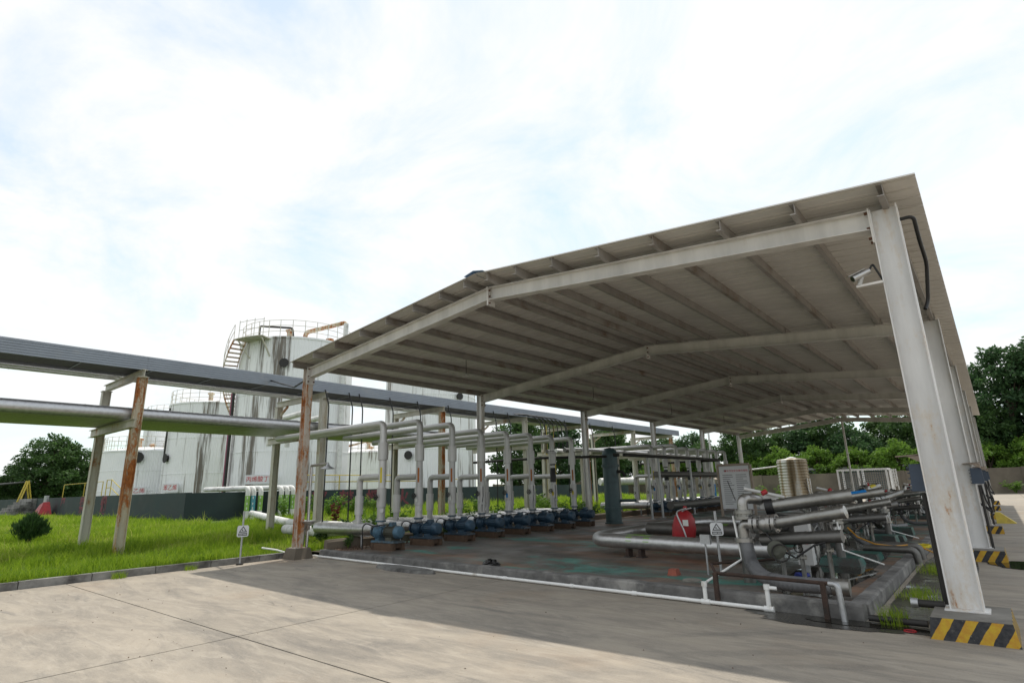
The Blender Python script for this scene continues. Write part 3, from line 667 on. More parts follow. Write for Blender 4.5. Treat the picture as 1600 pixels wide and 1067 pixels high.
# cable tray: ribbed side covers on a ladder
tray = thing('cable_tray', 'blue-grey ribbed cable tray along the top of the pipe rack', 'cable tray', (-4.2, 5, 4.47))
ya = -17.2
while ya < 29:
    yb = min(ya+3.0, 29.4)
    pr = []
    for q in range(6): z = 4.455+.058*q; pr += [(.0, z), (.012, z+.006), (.012, z+.042), (.0, z+.047)]
    n = len(pr); mb = MB(); vs = [(-3.52+a, yy, z) for yy in (ya+.003, yb-.003) for a, z in pr] + [(-3.53, yy, z) for yy in (ya+.003, yb-.003) for a, z in pr]
    mb.add(vs, [(i, i+1, n+i+1, n+i) for i in range(n-1)] + [(2*n+i+1, 2*n+i, 3*n+i, 3*n+i+1) for i in range(n-1)] + [(0, n, 3*n, 2*n), (n-1, 2*n+n-1, 4*n-1, 2*n-1)]); mb.build('side_cover', 'tray_grey', tray)
    MB().box((-4.86, ya+.003, 4.80), (-3.53, yb-.003, 4.806)).build('lid', 'tray_grey', tray)
    MB().box((-4.87, ya+.003, 4.49), (-4.86, yb-.003, 4.80)).build('back_cover', 'tray_grey', tray)
    MB().box((-4.85, ya+.01, 4.54), (-3.55, yb-.01, 4.64)).build('cable_bundle', 'tray_dark', tray)
    ya += 3.0
yy = -17.0
while yy < 29:
    MB().box((-4.86, yy, 4.505), (-3.54, yy+.018, 4.52)).build('rung', 'tray_grey', tray)
    yy += 1.5
# black cables dropping from the tray
CY = [2.88, 3.75, 4.14, 5.4, 6.65, 8.19, 10.8, 11.72, 14.2, 16.0, 18.3, 20.6]
for i, y in enumerate(CY):
    mb = MB().tube(fillet([(-3.46, y-.12, 4.53), (-3.44, y-.06, 4.3), (-3.40, y, 4.05), (-3.40+.02*(i % 3), y, gz(-3.4, y)-.02)], .1, 4), .022, 7)
    tag(recenter(mb.build('drop_cable', 'black_rubber')), 'black cable hanging from the cable tray to the ground, %s along the pump row' % ORD[i].replace('nearest', 'first'), 'cable', 'drop cables')
# light grey goosenecks rising off the rack pipes
for i, (y, h) in enumerate(((3.6, 4.14), (4.35, 4.05))):
    seam_pipe('gooseneck_pipe', 'pale grey inverted-U pipe above the rack pipes, %s one' % ('left' if i == 0 else 'right'), [(-6.0, y, 3.4), (-6.0, y, h), (-9.2, y+.4, h), (-9.2, y+.4, 3.2)], .10, 'white_insulation', group='inverted-U pipes above the rack', bands=False, fil=.18)
# slack black cable from canopy corner to tray
mb = MB().tube([(0.0, .1, 4.02), (-.9, .3, 3.98), (-2.2, .7, 4.28), (-3.5, 1.0, 4.60)], .022, 7)
tag(recenter(mb.build('slack_cable', 'black_rubber')), 'slack black cable between the cable tray and the front left canopy column', 'cable')

# ================================================================ PUMPS
def make_pump(kind):
    bl = 'pump_blue' if kind == 0 else 'pump_blue_worn'; mo = bl if kind == 0 else 'motor_olive'
    t = thing('pump', 'pump', 'pump', (0, 0, 0))
    b = MB(); b.box((-.12, -.19, 0), (.72, -.09, .16)); b.box((-.12, .09, 0), (.72, .19, .16)); b.box((-.10, -.2, .05), (-.02, .2, .17)); b.box((.60, -.2, .05), (.68, .2, .17)); b.build('skid', 'old_timber', t)
    MB().box((-.16, -.17, .171), (.74, .17, .215), .006).build('baseplate', bl, t)
    c = MB().lathe((-.11, 0, .42), (1, 0, 0), [(0, .07), (.015, .15), (.04, .19), (.11, .20), (.16, .17), (.19, .11), (.24, .10)], 22)
    c.box((-.07, -.10, .215), (.06, .10, .30)); c.cyl((0, 0, .42), (0, 0, .66), .075, n=16); cs = c.build('casing', bl, t)
    MB().cyl((0, 0, .655), (0, 0, .69), .13, n=18).build('discharge_flange', bl, t)
    MB().cyl((-.20, 0, .42), (-.11, 0, .42), .085, n=16).build('suction_neck', bl, t)
    MB().cyl((-.235, 0, .42), (-.20, 0, .42), .14, n=18).build('suction_flange', bl, t)
    MB().cyl((.13, 0, .42), (.30, 0, .42), .065, n=14).build('coupling_guard', bl, t)
    m_ = MB().lathe((.29, 0, .42), (1, 0, 0), [(0, .06), (.01, .155), (.03, .16), (.035, .135), (.34, .135), (.345, .16), (.37, .16)], 22)
    mm = m_.build('motor', mo, t)
    f = MB()
    for q in range(18):
        a = 2*math.pi*q/18
        f.bar((.33, .145*math.cos(a), .42+.145*math.sin(a)), (.63, .145*math.cos(a), .42+.145*math.sin(a)), .008, .028, (0, math.cos(a), math.sin(a)))
    f.build('cooling_fins', mo, mm)
    MB().lathe((.66, 0, .42), (1, 0, 0), [(0, .155), (.10, .15), (.135, .12), (.14, .05)], 20).build('fan_cover', bl if kind == 0 else 'pump_blue_worn', mm)
    MB().box((.40, -.075, .555), (.54, .075, .655), .01).build('terminal_box', bl, mm)
    MB().box((.36, -.14, .215), (.60, .14, .30), .01).build('motor_foot', mo, mm)
    MB().tube(fillet([(.44, -.08, .6), (.30, -.18, .60), (.05, -.26, .55), (-.15, -.30, .64), (-.32, -.31, .56), (-.30, -.31, .0)], .12, 5), .015, 7).build('cable', 'black_rubber', t)
    return t
def make_riser(var, htop, hx):
    t = thing('riser_pipe', 'riser', 'pipe', (0, 0, 0))
    MB().tube(fillet([(0, 0, .62), (0, 0, htop), (-hx, 0, htop)], .14, 7), .082, 16).build('pipe', 'riser_paint', t)
    MB().cyl((0, 0, .745), (0, 0, .77), .115, n=18).build('flange', 'riser_paint', t)
    s1 = MB().lathe((0, 0, 2.10), (0, 0, 1), [(0, .083), (.005, .118), (.40, .118), (.405, .083)], 18).build('upper_sleeve', 'riser_paint', t)
    s2 = MB().lathe((0, 0, 1.03), (0, 0, 1), [(0, .083), (.004, .108), (.43, .108), (.434, .083)], 18).build('valve_sleeve', 'riser_paint', t)
    MB().lathe((0, 0, .72), (0, 0, 1), [(0, .083), (.003, .092), (.30, .092), (.303, .083)], 18).build('lower_sleeve', 'riser_paint', t)
    h = MB(); hc = Vector((.0, -.17, 1.26)); h.torus(hc, (0, -1, 0), .062, .012, 16, 6)
    for q in range(5): a = 2*math.pi*q/5; h.cyl(hc, hc+Vector((math.cos(a)*.06, 0, math.sin(a)*.06)), .008, n=5)
    h.cyl((0, -.10, 1.26), hc, .014, n=8); h.build('handwheel', 'dark_iron', t)
    MB().tube(fillet([(-.06, 0, 1.72), (-.86, 0, 1.72), (-.86, 0, .42)], .14, 6), .075, 14).build('bypass_pipe', 'riser_paint', t)
    MB().lathe((-.86, 0, .86), (0, 0, 1), [(0, .076), (.004, .10), (.43, .10), (.434, .076)], 16).build('bypass_sleeve', 'riser_paint', t)
    st = MB(); vs = []
    for z in (1.58, 1.93):
        for q in range(6): a = -1.25+.11*q; vs.append((.0845*math.cos(a), .0845*math.sin(a), z))
    st.add(vs, [(q, q+1, 7+q, 6+q) for q in range(5)], True)
    st.build('flow_label', 'sticker_yellow' if var == 0 else 'sticker_orange', t)
    if var == 2:
        MB().lathe((0, 0, 1.52), (0, 0, 1), [(0, .06), (.02, .10), (.45, .09), (.5, .06), (.6, .11), (.95, .118), (1.0, .085)], 16).build('black_wrap', 'black_rubber', t)
    return t
def make_suction(L_):
    t = thing('suction_pipe', 'suction', 'pipe', (0, 0, 0))
    MB().tube([(-.24, 0, .42), (-.30, 0, .42), (-.42, 0, .42), (-L_, 0, .40)], [.10, .10, .14, .14], 16).build('cladding', 'alu_cladding', t)
    for x in (-.5, -.95): MB().cyl((x, 0, .42), (x-.03, 0, .42), .145, n=16).build('lap_band', 'alu_cladding', t)
    MB().cyl((-.7, 0, -.04), (-.7, 0, .30), .03, n=8).build('support', 'galvanised', t)
    return t
pumpA, pumpB = make_pump(0), make_pump(1); ris = [make_riser(v, h, 5.0) for v, h in ((0, 2.96), (1, 3.08), (1, 2.98), (2, 2.98))]; suc = make_suction(2.6)
def place(proto, used, loc, label, group):
    o = copy_tree(proto) if proto in used else proto
    used.add(proto); o.location = loc; o['label'] = label; o['group'] = group
    if cat_scale and o['category'] == 'pump': kq = int(round(loc[1]*7)) % 4; o.scale = ((.86, .80, .92, .84)[kq], (.86, .82, .92, .86)[kq], .9)
    return o
used = set(); cat_scale = True; ROWA = [1.5+1.137*k for k in range(8)]; ROWB = [15.5+1.24*k for k in range(8)]
for row, ys_ in (('near', ROWA), ('far', ROWB)):
    where = 'of the near row before the green vessel' if row == 'near' else 'of the far row beyond the green vessel'
    for k, y in enumerate(ys_):
        kd = ('rusty olive-motor pump set, ' if (row == 'near' and k == 0) else 'blue pump set, ')
        place(pumpB if (row == 'near' and k == 0) or (row == 'far' and k == 5) else pumpA, used, (1.2, y, SLAB), kd + '%s %s' % (ORD[k], where), '%s pump row' % row)
        rv = ris[0] if k == 0 else (ris[1] if k in (1, 2) else ris[2])
        if (row == 'near' and k == 6) or (row == 'far' and k in (1, 3)): rv = ris[3]
        place(rv, used, (1.2, y, SLAB-.12+.0), 'grey riser%s, %s pump %s' % (' wrapped in black' if rv is ris[3] else '', ORD[k], where), '%s risers' % row)
        place(suc, used, (1.2, y, SLAB), 'silver clad suction pipe behind the %s pump %s' % (ORD[k], where), '%s suction pipes' % row)
# shared header of the far row
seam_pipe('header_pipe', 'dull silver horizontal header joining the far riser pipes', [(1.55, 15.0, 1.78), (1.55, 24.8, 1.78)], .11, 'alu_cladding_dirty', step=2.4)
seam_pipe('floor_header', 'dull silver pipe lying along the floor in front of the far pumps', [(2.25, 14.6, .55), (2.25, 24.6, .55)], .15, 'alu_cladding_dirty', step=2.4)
seam_pipe('overhead_pipe', 'dark overhead pipe running from the green vessel over the far pumps', [(2.25, 11.2, 2.42), (2.25, 20.6, 2.42), (-2, 20.6, 2.42)], .06, 'dark_iron', bands=False)
seam_pipe('overhead_pipe', 'dark pipe between the near risers and the green vessel', [(-3.0, 9.0, 2.36), (0.4, 9.0, 2.36), (1.95, 10.5, 2.36)], .045, 'dark_iron', bands=False)
for i, (x, y) in enumerate(((2.1, 13.3), (2.1, 14.2), (1.0, 12.6), (2.2, 17.0), (2.2, 20.5))):
    mb = MB().cyl((x, y, SLAB), (x, y, 2.45), .045, n=10); mb.box((x-.1, y-.1, SLAB), (x+.1, y+.1, SLAB+.015))
    tag(recenter(mb.build('pipe_support', 'galvanised')), 'slim grey support post for the overhead pipe, %s past the green vessel' % ORD[i].replace('nearest', 'first'), 'post', 'overhead pipe supports')
# green vessel
gv = thing('vertical_vessel', 'tall dark green cylindrical vessel standing between the two pump rows', 'vessel', (1.93, 10.75, SLAB))
g0 = Vector((1.93, 10.75, SLAB))
MB().lathe(g0, (0, 0, 1), [(0, .31), (.04, .31), (.05, .27), (.42, .27), (2.30, .27), (2.42, .25), (2.52, .17), (2.56, .02)], 28).build('shell', 'vessel_green', gv)
for zz in (.45, 1.88):
    b = MB().lathe(g0+Vector((0, 0, zz)), (0, 0, 1), [(0, .27), (.001, .315), (.035, .315), (.036, .30), (.05, .30), (.051, .315), (.085, .315), (.086, .27)], 28); b.build('flange_ring', 'vessel_green', gv)
MB().cyl(g0+Vector((.2, -.1, 2.28)), g0+Vector((.42, -.1, 2.28)), .06, n=12).build('nozzle', 'dark_iron', gv)
MB().tube(fillet([g0+Vector((.25, 0, 1.72)), g0+Vector((.42, .05, 1.72)), g0+Vector((.5, .1, 1.55))], .06), .055, 10).build('valve', 'dark_iron', gv)
MB().cyl(g0+Vector((.2, .1, .75)), g0+Vector((.75, .3, .75)), .05, n=12).build('drain_nozzle', 'vessel_green', gv)

# ================================================================ SHOWER, SIGNS
sh = thing('emergency_shower', 'foil-wrapped emergency shower with eyewash bowl beside the front left column', 'emergency shower', (0.12, .28, .0))
MB().tube(fillet([(.13, .3, .0), (.13, .3, 2.0), (.80, .3, 2.02)], .02), .032, 10).build('riser', 'stainless', sh)
MB().tube([(.02, .22, 0), (.06, .25, .5), (.10, .26, .78)], .035, 10).build('second_pipe', 'stainless', sh)
MB().lathe((.80, .3, 1.9), (0, 0, 1), [(0, .16), (.02, .15), (.07, .05), (.13, .02)], 18).build('shower_head', 'galvanised', sh)
MB().lathe((.27, .24, .70), (0, 0, 1), [(0, .03), (.02, .09), (.08, .15), (.085, .155)], 18).build('eyewash_bowl', 'galvanised', sh)
MB().tube([(.13, .3, .60), (.27, .24, .62), (.27, .24, .71)], .03, 8).build('bowl_pipe', 'stainless', sh)
for dx in (0, .12): MB().cyl((.03+dx, .24+dx*.4, 0), (.03+dx, .24+dx*.4, .06), .06, n=12).build('base_clamp', 'plain_concrete', sh)
def warn_sign(label, x, y, z0, ztop, zc, s, ang):
    t = thing('warning_sign', label, 'sign', (x, y, z0))
    MB().cyl((x, y, z0), (x, y, ztop), .019, n=10).build('post', 'galvanised', t)
    MB().cyl((x, y, z0), (x, y, z0+.03), .07, n=12).build('foot', 'dark_iron', t)
    d = (CAMP-Vector((x, y, zc))); d.z = 0; d.normalize(); d = Matrix.Rotation(ang, 3, 'Z') @ d; xr = Vector((-d.y, d.x, 0)); upv = Vector((0, 0, 1)); c = Vector((x, y, zc))+d*.025
    def q(pts, off): return [c+d*off+xr*a*s+upv*b*s for a, b in pts]
    oct_ = [(-.40, -.5), (.40, -.5), (.5, -.40), (.5, .36), (.40, .5), (-.40, .5), (-.5, .36), (-.5, -.40)]
    n = 8; MB().add(q(oct_, 0)+q(oct_, .006), [tuple(range(n))[::-1], tuple(range(n, 2*n))]+[(i, (i+1) % n, n+(i+1) % n, n+i) for i in range(n)]).build('plate', 'sign_white', t)
    o3 = [(-.36, -.10), (.36, -.10), (0, .46)]; i3 = [(-.24, -.035), (.24, -.035), (0, .34)]
    MB().add(q(o3, .008)+q(i3, .008), [(0, 1, 4, 3), (1, 2, 5, 4), (2, 0, 3, 5)]).build('triangle_border', 'ink_black', t)
    MB().add(q([(-.06, .0), (-.01, .0), (-.01, .17), (-.06, .17), (-.10, .12), (.05, .0), (.13, .0), (.13, .05), (.07, .06)], .008), [(0, 1, 2, 3), (0, 3, 4), (5, 6, 7, 8)]).build('pictogram', 'ink_black', t)
    MB().add(q([(-.38, -.40), (.38, -.40), (.38, -.18), (-.38, -.18)], .008), [(0, 1, 2, 3)]).build('caption_bar', 'ink_black', t)
    b = MB()
    for k in range(8):
        a = -.31+.078*k+(.03 if k > 3 else 0)
        b.add(q([(a, -.34), (a+.055, -.34), (a+.055, -.24), (a, -.24)], .010), [(0, 1, 2, 3)])
    b.build('caption_text', 'sign_white', t); return t
warn_sign('white triangle warning sign on a post at the lawn kerb', -0.02, -1.1, 0.0, 1.06, .66, .225, .25)
warn_sign('white triangle warning sign on a post before the loading pipes', 9.02, 1.45, SLAB, .98, .735, .175, .1)
mb = MB().cyl((8.86, 1.38, SLAB), (8.86, 1.38, .55), .014, n=8); mb.box((8.80, 1.35, .53), (8.94, 1.41, .66)); tag(recenter(mb.build('stub_post', 'galvanised')), 'short grey post with a small box beside the platform warning sign', 'post')
# notice board
nb = thing('notice_board', 'white notice board with red heading on timber posts at the platform', 'notice board', (6.85, 8.69, SLAB))
bx0, bx1, bz0, bz1, by = 6.50, 7.28, .70, 1.80, 8.66
MB().box((bx0, by, bz0), (bx1, by+.03, bz1)).build('panel', 'board_white', nb)
MB().box((bx0-.02, by-.03, bz1), (bx1+.02, by+.05, bz1+.06)).build('header_strip', 'bracket_tan', nb)
for xx in (bx0-.06, bx1+.02): MB().box((xx, by-.01, SLAB), (xx+.05, by+.06, bz1+.02)).build('post', 'bracket_tan', nb)
MB().box((bx0-.01, by+.0, .42), (bx1+.02, by+.05, .50)).build('rail', 'old_timber', nb)
text_mesh('卸车作业安全操作规程', .062, 'heading', 'ink_red', nb, ((bx0+bx1)/2+.06, by-.004, bz1-.13), (1, 0, 0), (0, 0, 1), .001)
MB().box((bx0+.13, by-.003, bz1-.14), (bx0+.19, by-.001, bz1-.10)).build('emblem', 'ink_grey', nb)
b = MB()
for colx in (bx0+.08, (bx0+bx1)/2+.04):
    for q in range(15):
        z = bz1-.24-.053*q; wd_ = random.uniform(.16, .30)
        b.box((colx, by-.003, z), (colx+wd_, by-.001, z+.014))
b.build('text_lines', 'ink_grey', nb)

# ================================================================ BIG FLOOR PIPE, REEL, SMALL THINGS
up_ = thing('floor_pipe', 'large silver insulated pipe bent in a U, low over the platform floor', 'pipe', (6.9, 2.8, SLAB))
path = fillet([(9.45, 2.55, .36), (6.15, 2.80, .39), (5.95, 3.35, .39), (6.0, 6.9, .40), (6.35, 7.9, .42), (9.6, 8.2, .42)], .45, 8)
MB().tube(path, .125, 20).build('cladding', 'alu_cladding', up_)
for sx in (6.87, 7.12):
    MB().box((sx-.03, 2.66, SLAB), (sx+.03, 2.82, .26)).build('support', 'rust_steel', up_)
    MB().box((sx-.07, 2.64, SLAB), (sx+.07, 2.84, SLAB+.012)).build('foot_plate', 'dark_iron', up_)
def ring_label(parent, p, q, r, a0, a1, mat, name='flow_label'):
    p, q = Vector(p), Vector(q); d = (q-p).normalized(); s, u = frame(d); vs = []; k = 8
    for c in (p, q):
        for i in range(k+1):
            a = a0+(a1-a0)*i/k; vs.append(c+(s*math.cos(a)+u*math.sin(a))*r)
    return MB().add(vs, [(i, i+1, k+2+i, k+1+i) for i in range(k)], True).build(name, mat, parent)
dpipe = Vector((6.15-9.45, 2.80-2.55, .03)).normalized(); P0 = Vector((9.45, 2.55, .36))
for c, wd_, m_ in ((2.62, .10, 'sticker_green'), (2.42, .30, 'sticker_green'), (2.16, .10, 'sticker_green')):
    pass
for s0, s1, m_, a0, a1 in ((2.46, 2.58, 'sticker_green', -1.4, 3.0), (2.10, 2.22, 'sticker_green', -1.4, 3.0), (2.22, 2.46, 'sticker_green', 1.3, 1.9), (2.48, 2.56, 'sticker_white', .3, .55), (2.12, 2.20, 'sticker_white', .3, .55), (2.48, 2.56, 'sticker_white', 1.0, 1.2), (2.12, 2.20, 'sticker_white', 1.0, 1.2)):
    ring_label(up_, P0+dpipe*s0, P0+dpipe*s1, .1265 if 'green' in m_ else .1275, a0, a1, m_)
up2 = seam_pipe('floor_pipe', 'dull silver insulated pipe crossing behind the warning sign', [(6.2, 4.9, .45), (7.4, 4.6, .47), (9.6, 4.3, .5)], .12, 'alu_cladding_dirty', bands=False)
ring_label(up2, (7.9, 4.54, .477), (8.1, 4.51, .48), .1225, -1.2, 3, 'sticker_green'); ring_label(up2, (8.45, 4.46, .486), (8.6, 4.44, .488), .1225, -1.2, 3, 'sticker_green')
rl = thing('hose_reel', 'red fire extinguisher trolley drum with steel handles behind the floor pipe', 'fire extinguisher', (7.35, 4.0, SLAB))
MB().lathe((7.35, 4.0, .16), (.15, 0, 1), [(0, .06), (.03, .17), (.18, .215), (.40, .225), (.58, .19), (.68, .12), (.73, .04), (.80, .035)], 22).build('cylinder', 'red_paint', rl)
for dy in (-.12, .12): MB().tube(fillet([(7.62, 4.0+dy-.2, .15), (7.55, 4.0+dy-.2, .5), (7.40, 4.0+dy-.2, .86), (7.62, 4.0+dy-.2, .92)], .1), .016, 8).build('handle', 'galvanised', rl)
for dy in (-.26, .26): MB().torus((7.45, 4.0+dy, .24), (0, 1, 0), .10, .025, 20, 8).build('wheel', 'black_rubber', rl)
MB().box((7.50, 3.745, .60), (7.61, 3.75, .71)).build('tag', 'sticker_white', rl)
# black bag
mb = MB(); vs = []; k1, k2 = 16, 7
for i in range(k2+1):
    f = i/k2*math.pi/2
    for j in range(k1):
        a = 2*math.pi*j/k1; r = .155*math.cos(f)**.6*(1+random.uniform(-.16, .16)); vs.append((5.43+r*math.cos(a)*1.1, .58+r*math.sin(a)*.8, SLAB+.001+.095*math.sin(f)*(1+random.uniform(-.25, .25))))
mb.add(vs, [(i*k1+j, i*k1+(j+1) % k1, (i+1)*k1+(j+1) % k1, (i+1)*k1+j) for i in range(k2) for j in range(k1)])
tag(recenter(mb.build('rubbish_bag', 'black_bag')), 'small crumpled black bag on the platform edge', 'bag')
tag(recenter(MB().box((8.39, 1.05, SLAB), (8.53, 1.20, SLAB+.085), .018).build('brick', 'brick_red')), 'broken red brick lying on the platform', 'brick')
tag(recenter(MB().lathe((8.86, .80, SLAB), (0, 0, 1), [(0, .13), (.012, .125), (.02, .09)], 12).build('flat_stone', 'plain_concrete')), 'flat pale stone lying near the platform rim', 'stone')
tag(recenter(MB().torus((11.37, -.24, .008), (0, 0, 1), .045, .008, 20, 6).build('rubber_ring', 'red_paint')), 'small red rubber ring on the wet yard by the front plinth', 'ring')
# white PVC water pipe along the rim
pv = thing('water_pipe', 'thin white plastic water pipe along the foot of the platform rim', 'pipe', (5, .2, 0))
MB().tube([(x, kerbf(x)-.075, .032) for x in (.2, 3, 5, 7, 9.35, 10.1)], .022, 10).build('run', 'pvc_white', pv)
for x, h in ((9.36, .24), (10.08, .27)):
    yk = kerbf(x)-.075
    MB().cyl((x, yk, .02), (x, yk, h), .024, n=10).build('upstand', 'pvc_white', pv); MB().cyl((x, yk, h-.04), (x, yk, h+.012), .033, n=12).build('cap', 'pvc_white', pv)
    MB().cyl((x-.05, yk, .032), (x+.05, yk, .032), .031, n=12).build('tee', 'pvc_white', pv)
for x in (6.1, 7.4, 8.4): MB().cyl((x-.03, kerbf(x)-.075, .032), (x+.03, kerbf(x)-.075, .032), .028, n=12).build('coupling', 'pvc_white', pv)
MB().cyl((10.08, kerbf(10.08)-.075, .25), (10.18, kerbf(10.08)-.06, .245), .02, n=10).build('tap', 'pvc_white', pv)
tag(recenter(MB().tube(fillet([(.2, kerbf(.2)-.075, .03), (-.1, .18, .045), (-.6, .0, .16), (-1.0, -.15, .2)], .1), .02, 8).build('water_pipe', 'pvc_white')), 'short white plastic pipe lying over the lawn kerb by the shower', 'pipe')
# rusty pipe frame at the rim
rf = thing('guard_rail', 'low rusty angle-iron guard rail over the platform rim', 'guard rail', (10, .1, 0))
MB().tube([(9.12, .85, .34), (9.50, .02, .35), (10.72, -.10, .345)], .02, 8).build('rail', 'rust_steel', rf)
MB().tube([(9.12, .85, .34), (9.75, 1.5, .36)], .018, 8).build('rail', 'rust_steel', rf)
for x, y in ((9.50, .0), (10.66, -.10)): MB().box((x-.024, y-.024, 0), (x+.024, y+.024, .36)).build('leg', 'rust_steel', rf)
MB().tube(fillet([(10.72, -.10, .345), (10.80, -.12, .345), (10.82, -.13, .0)], .05), .03, 10).build('grey_end', 'galvanised', rf)

# ================================================================ LOADING ARMS
def flange(mb, c, d, r, th=.022):
    c = Vector(c); d = Vector(d).normalized(); mb.cyl(c-d*th, c+d*th, r, n=18)
    s, u = frame(d)
    for q in range(8):
        a = 2*math.pi*q/8; p = c+(s*math.cos(a)+u*math.sin(a))*(r*.8); mb.cyl(p-d*(th+.014), p+d*(th+.014), .010, n=6, smooth=False)
def make_arm(hose):
    """origin on the platform under the swivel; the arm reaches along +x"""
    t = thing('loading_arm', 'loading arm', 'loading arm', (0, 0, 0))
    MB().tube(fillet([(0, 0, .0), (0, 0, .50)], .1), .075, 16).build('stand_pipe', 'alu_cladding_dirty', t)
    b = MB(); flange(b, (0, 0, .52), (0, 0, 1), .13); b.build('base_flange', 'arm_stainless', t)
    MB().tube(fillet([(0, 0, .54), (0, 0, .72), (.14, -.02, .72)], .13, 6), .07, 16).build('lower_elbow', 'arm_stainless', t)
    b = MB(); flange(b, (.14, -.02, .72), (1, -.1, 0), .115); flange(b, (.20, -.025, .72), (1, -.1, 0), .115); flange(b, (.36, -.04, .73), (1, -.1, 0), .115); flange(b, (.42, -.045, .735), (1, -.1, 0), .115); b.build('flange_pair', 'arm_stainless', t)
    MB().lathe((.20, -.025, .72), (1, -.1, .04), [(0, .06), (.05, .095), (.10, .105), (.15, .085), (.19, .06)], 18).build('valve_body', 'arm_stainless', t)
    MB().tube([(.40, -.045, .735), (1.22, -.12, .88)], .07, 14).build('outer_pipe', 'arm_steel', t)
    MB().lathe((1.22, -.12, .88), (1, -.09, .17), [(0, .075), (.03, .075), (.04, .03)], 14).build('end_cap', 'arm_stainless', t)
    MB().cyl((.02, 0, .78), (.02, 0, .90), .095, n=16).build('swivel_joint', 'arm_steel', t)
    b = MB(); flange(b, (.02, 0, .80), (0, 0, 1), .125, .016); flange(b, (.02, 0, .87), (0, 0, 1), .125, .016); b.build('swivel_flange', 'arm_steel', t)
    MB().tube(fillet([(.02, 0, .88), (.02, 0, 1.04), (.12, .16, 1.04), (.2, .3, 1.0)], .14, 6), .068, 16).build('upper_elbow', 'arm_stainless', t)
    MB().tube([(.28, .25, .93), (1.25, .42, 1.06)], .085, 16).build('balance_cylinder', 'arm_steel', t)
    b = MB(); b.cyl((.24, .243, .925), (.34, .26, .938), .105, n=16); b.build('cylinder_collar', 'black_rubber', t)
    MB().bar((.30, .26, .83), (.95, .38, .74), .05, .04).build('strut', 'dark_iron', t)
    MB().box((.78, .30, .84), (.86, .42, 1.02)).build('clamp', 'dark_iron', t)
    MB().tube([(.18, .1, .52), (1.15, .0, .60)], .075, 12).build('return_pipe', 'alu_cladding_dirty', t)
    MB().lathe((.42, -.08, .42), (0, -1, .1), [(0, .05), (.02, .10), (.08, .11), (.10, .06)], 16).build('gear_housing', 'motor_olive', t)
    MB().torus((.48, -.20, .40), (.1, -1, .1), .10, .010, 22, 6).build('handwheel', 'dark_iron', t)
    MB().tube([(.05, .05, 1.17), (.5, .22, 1.05)], .022, 8).build('lever', 'cabinet_grey', t)
    MB().cyl((.26, .10, 1.10), (.31, .14, 1.13), .032, n=10).build('lever_valve', 'red_paint', t)
    MB().box((.18, .22, .90), (.40, .36, 1.08), .01).build('control_box', 'cabinet_grey', t)
    for q, (px, py, ph) in enumerate(((.34, .34, .66), (.62, .18, .58), (.92, .26, .74))):
        MB().tube([(px, py, 0), (px, py, ph), (px+.12, py-.06, ph+.04)], .028, 8).build('drop_pipe', 'arm_steel', t)
        b = MB(); flange(b, (px, py, ph*.55), (0, 0, 1), .06, .012); b.build('small_flange', 'arm_steel', t)
        b = MB(); b.torus((px, py-.11, ph*.75), (0, 1, .2), .05, .008, 14, 5); b.cyl((px, py, ph*.75), (px, py-.11, ph*.75), .008, n=6); b.build('small_handwheel', 'dark_iron' if q else 'rope_blue', t)
    MB().tube([(.30, -.06, .62), (.42, -.12, .45), (.62, -.10, .34), (.82, -.02, .48), (1.05, -.02, .56)], .012, 6).build('bonding_wire', 'black_rubber', t)
    MB().tube([(-.12, 0, .82), (-.06, -.03, .28), (-.34, -.58, .06)], .016, 8).build('earth_rod', 'pvc_white', t)
    MB().cyl((-.08, .05, 1.02), (-.16, .06, 1.28), .006, n=6).build('pull_rod', 'dark_iron', t)
    if hose:
        hp = fillet([(.02, -.03, .50), (.06, -.08, .26), (.28, -.40, .13), (.62, -.66, .12), (1.10, -.68, .13)], .4, 8)
        MB().tube(hp, .082, 14).build('hose', 'hose_grey', t)
        b = MB()
        for i in range(0, len(hp)-1):
            for q in range(6):
                p = Vector(hp[i]).lerp(Vector(hp[i+1]), q/6); d = (Vector(hp[i+1])-Vector(hp[i])).normalized()
                b.cyl(p-d*.004, p+d*.004, .085, n=14)
        b.build('hose_rib', 'hose_grey', t)
        MB().cyl((1.10, -.68, .13), (1.27, -.67, .13), .09, n=16).build('hose_coupling', 'arm_steel', t)
    else:
        MB().tube(fillet([(.5, .3, .75), (.55, .2, .25), (.80, .0, .06), (1.35, -.05, .07)], .35, 8), .055, 12).build('hose', 'hose_grey', t)
    return t
armA, armB = make_arm(True), make_arm(False)
AY = [1.02, 3.3, 5.4, 7.6, 9.9, 12.4, 15.2, 18.2, 21.4]
AX = [9.55, 10.2, 9.5, 10.3, 9.7, 9.5, 10.2, 9.6, 10.0]
for k in range(9):
    o = armA if k == 0 else (armB if k == 1 else copy_tree(armB if k % 3 else armA))
    o.location = (AX[k], AY[k], SLAB); o.rotation_euler = (0, 0, (0, 1.9, .3, 2.5, 1.2, -.1, 2.0, .6, 1.6)[k]); zz_ = (1, .85, .95, .78, 1, .9, .8, 1, .9)[k]; o.scale = (zz_, zz_, zz_*(.9 if k % 2 else 1)); o['group'] = 'loading arms along the right side'
    o['label'] = 'grey steel loading arm with flanges and swivel, %s in the row along the right side' % ORD[k]
    if k:
        p = MB().box((AX[k]-.28, AY[k]-.22, SLAB), (AX[k]+.28, AY[k]+.22, SLAB+.11), .03).build('pedestal', 'teal_paint')
        tag(recenter(p), 'teal painted concrete pedestal under the %s loading arm' % ORD[k], 'pedestal', 'teal pedestals')
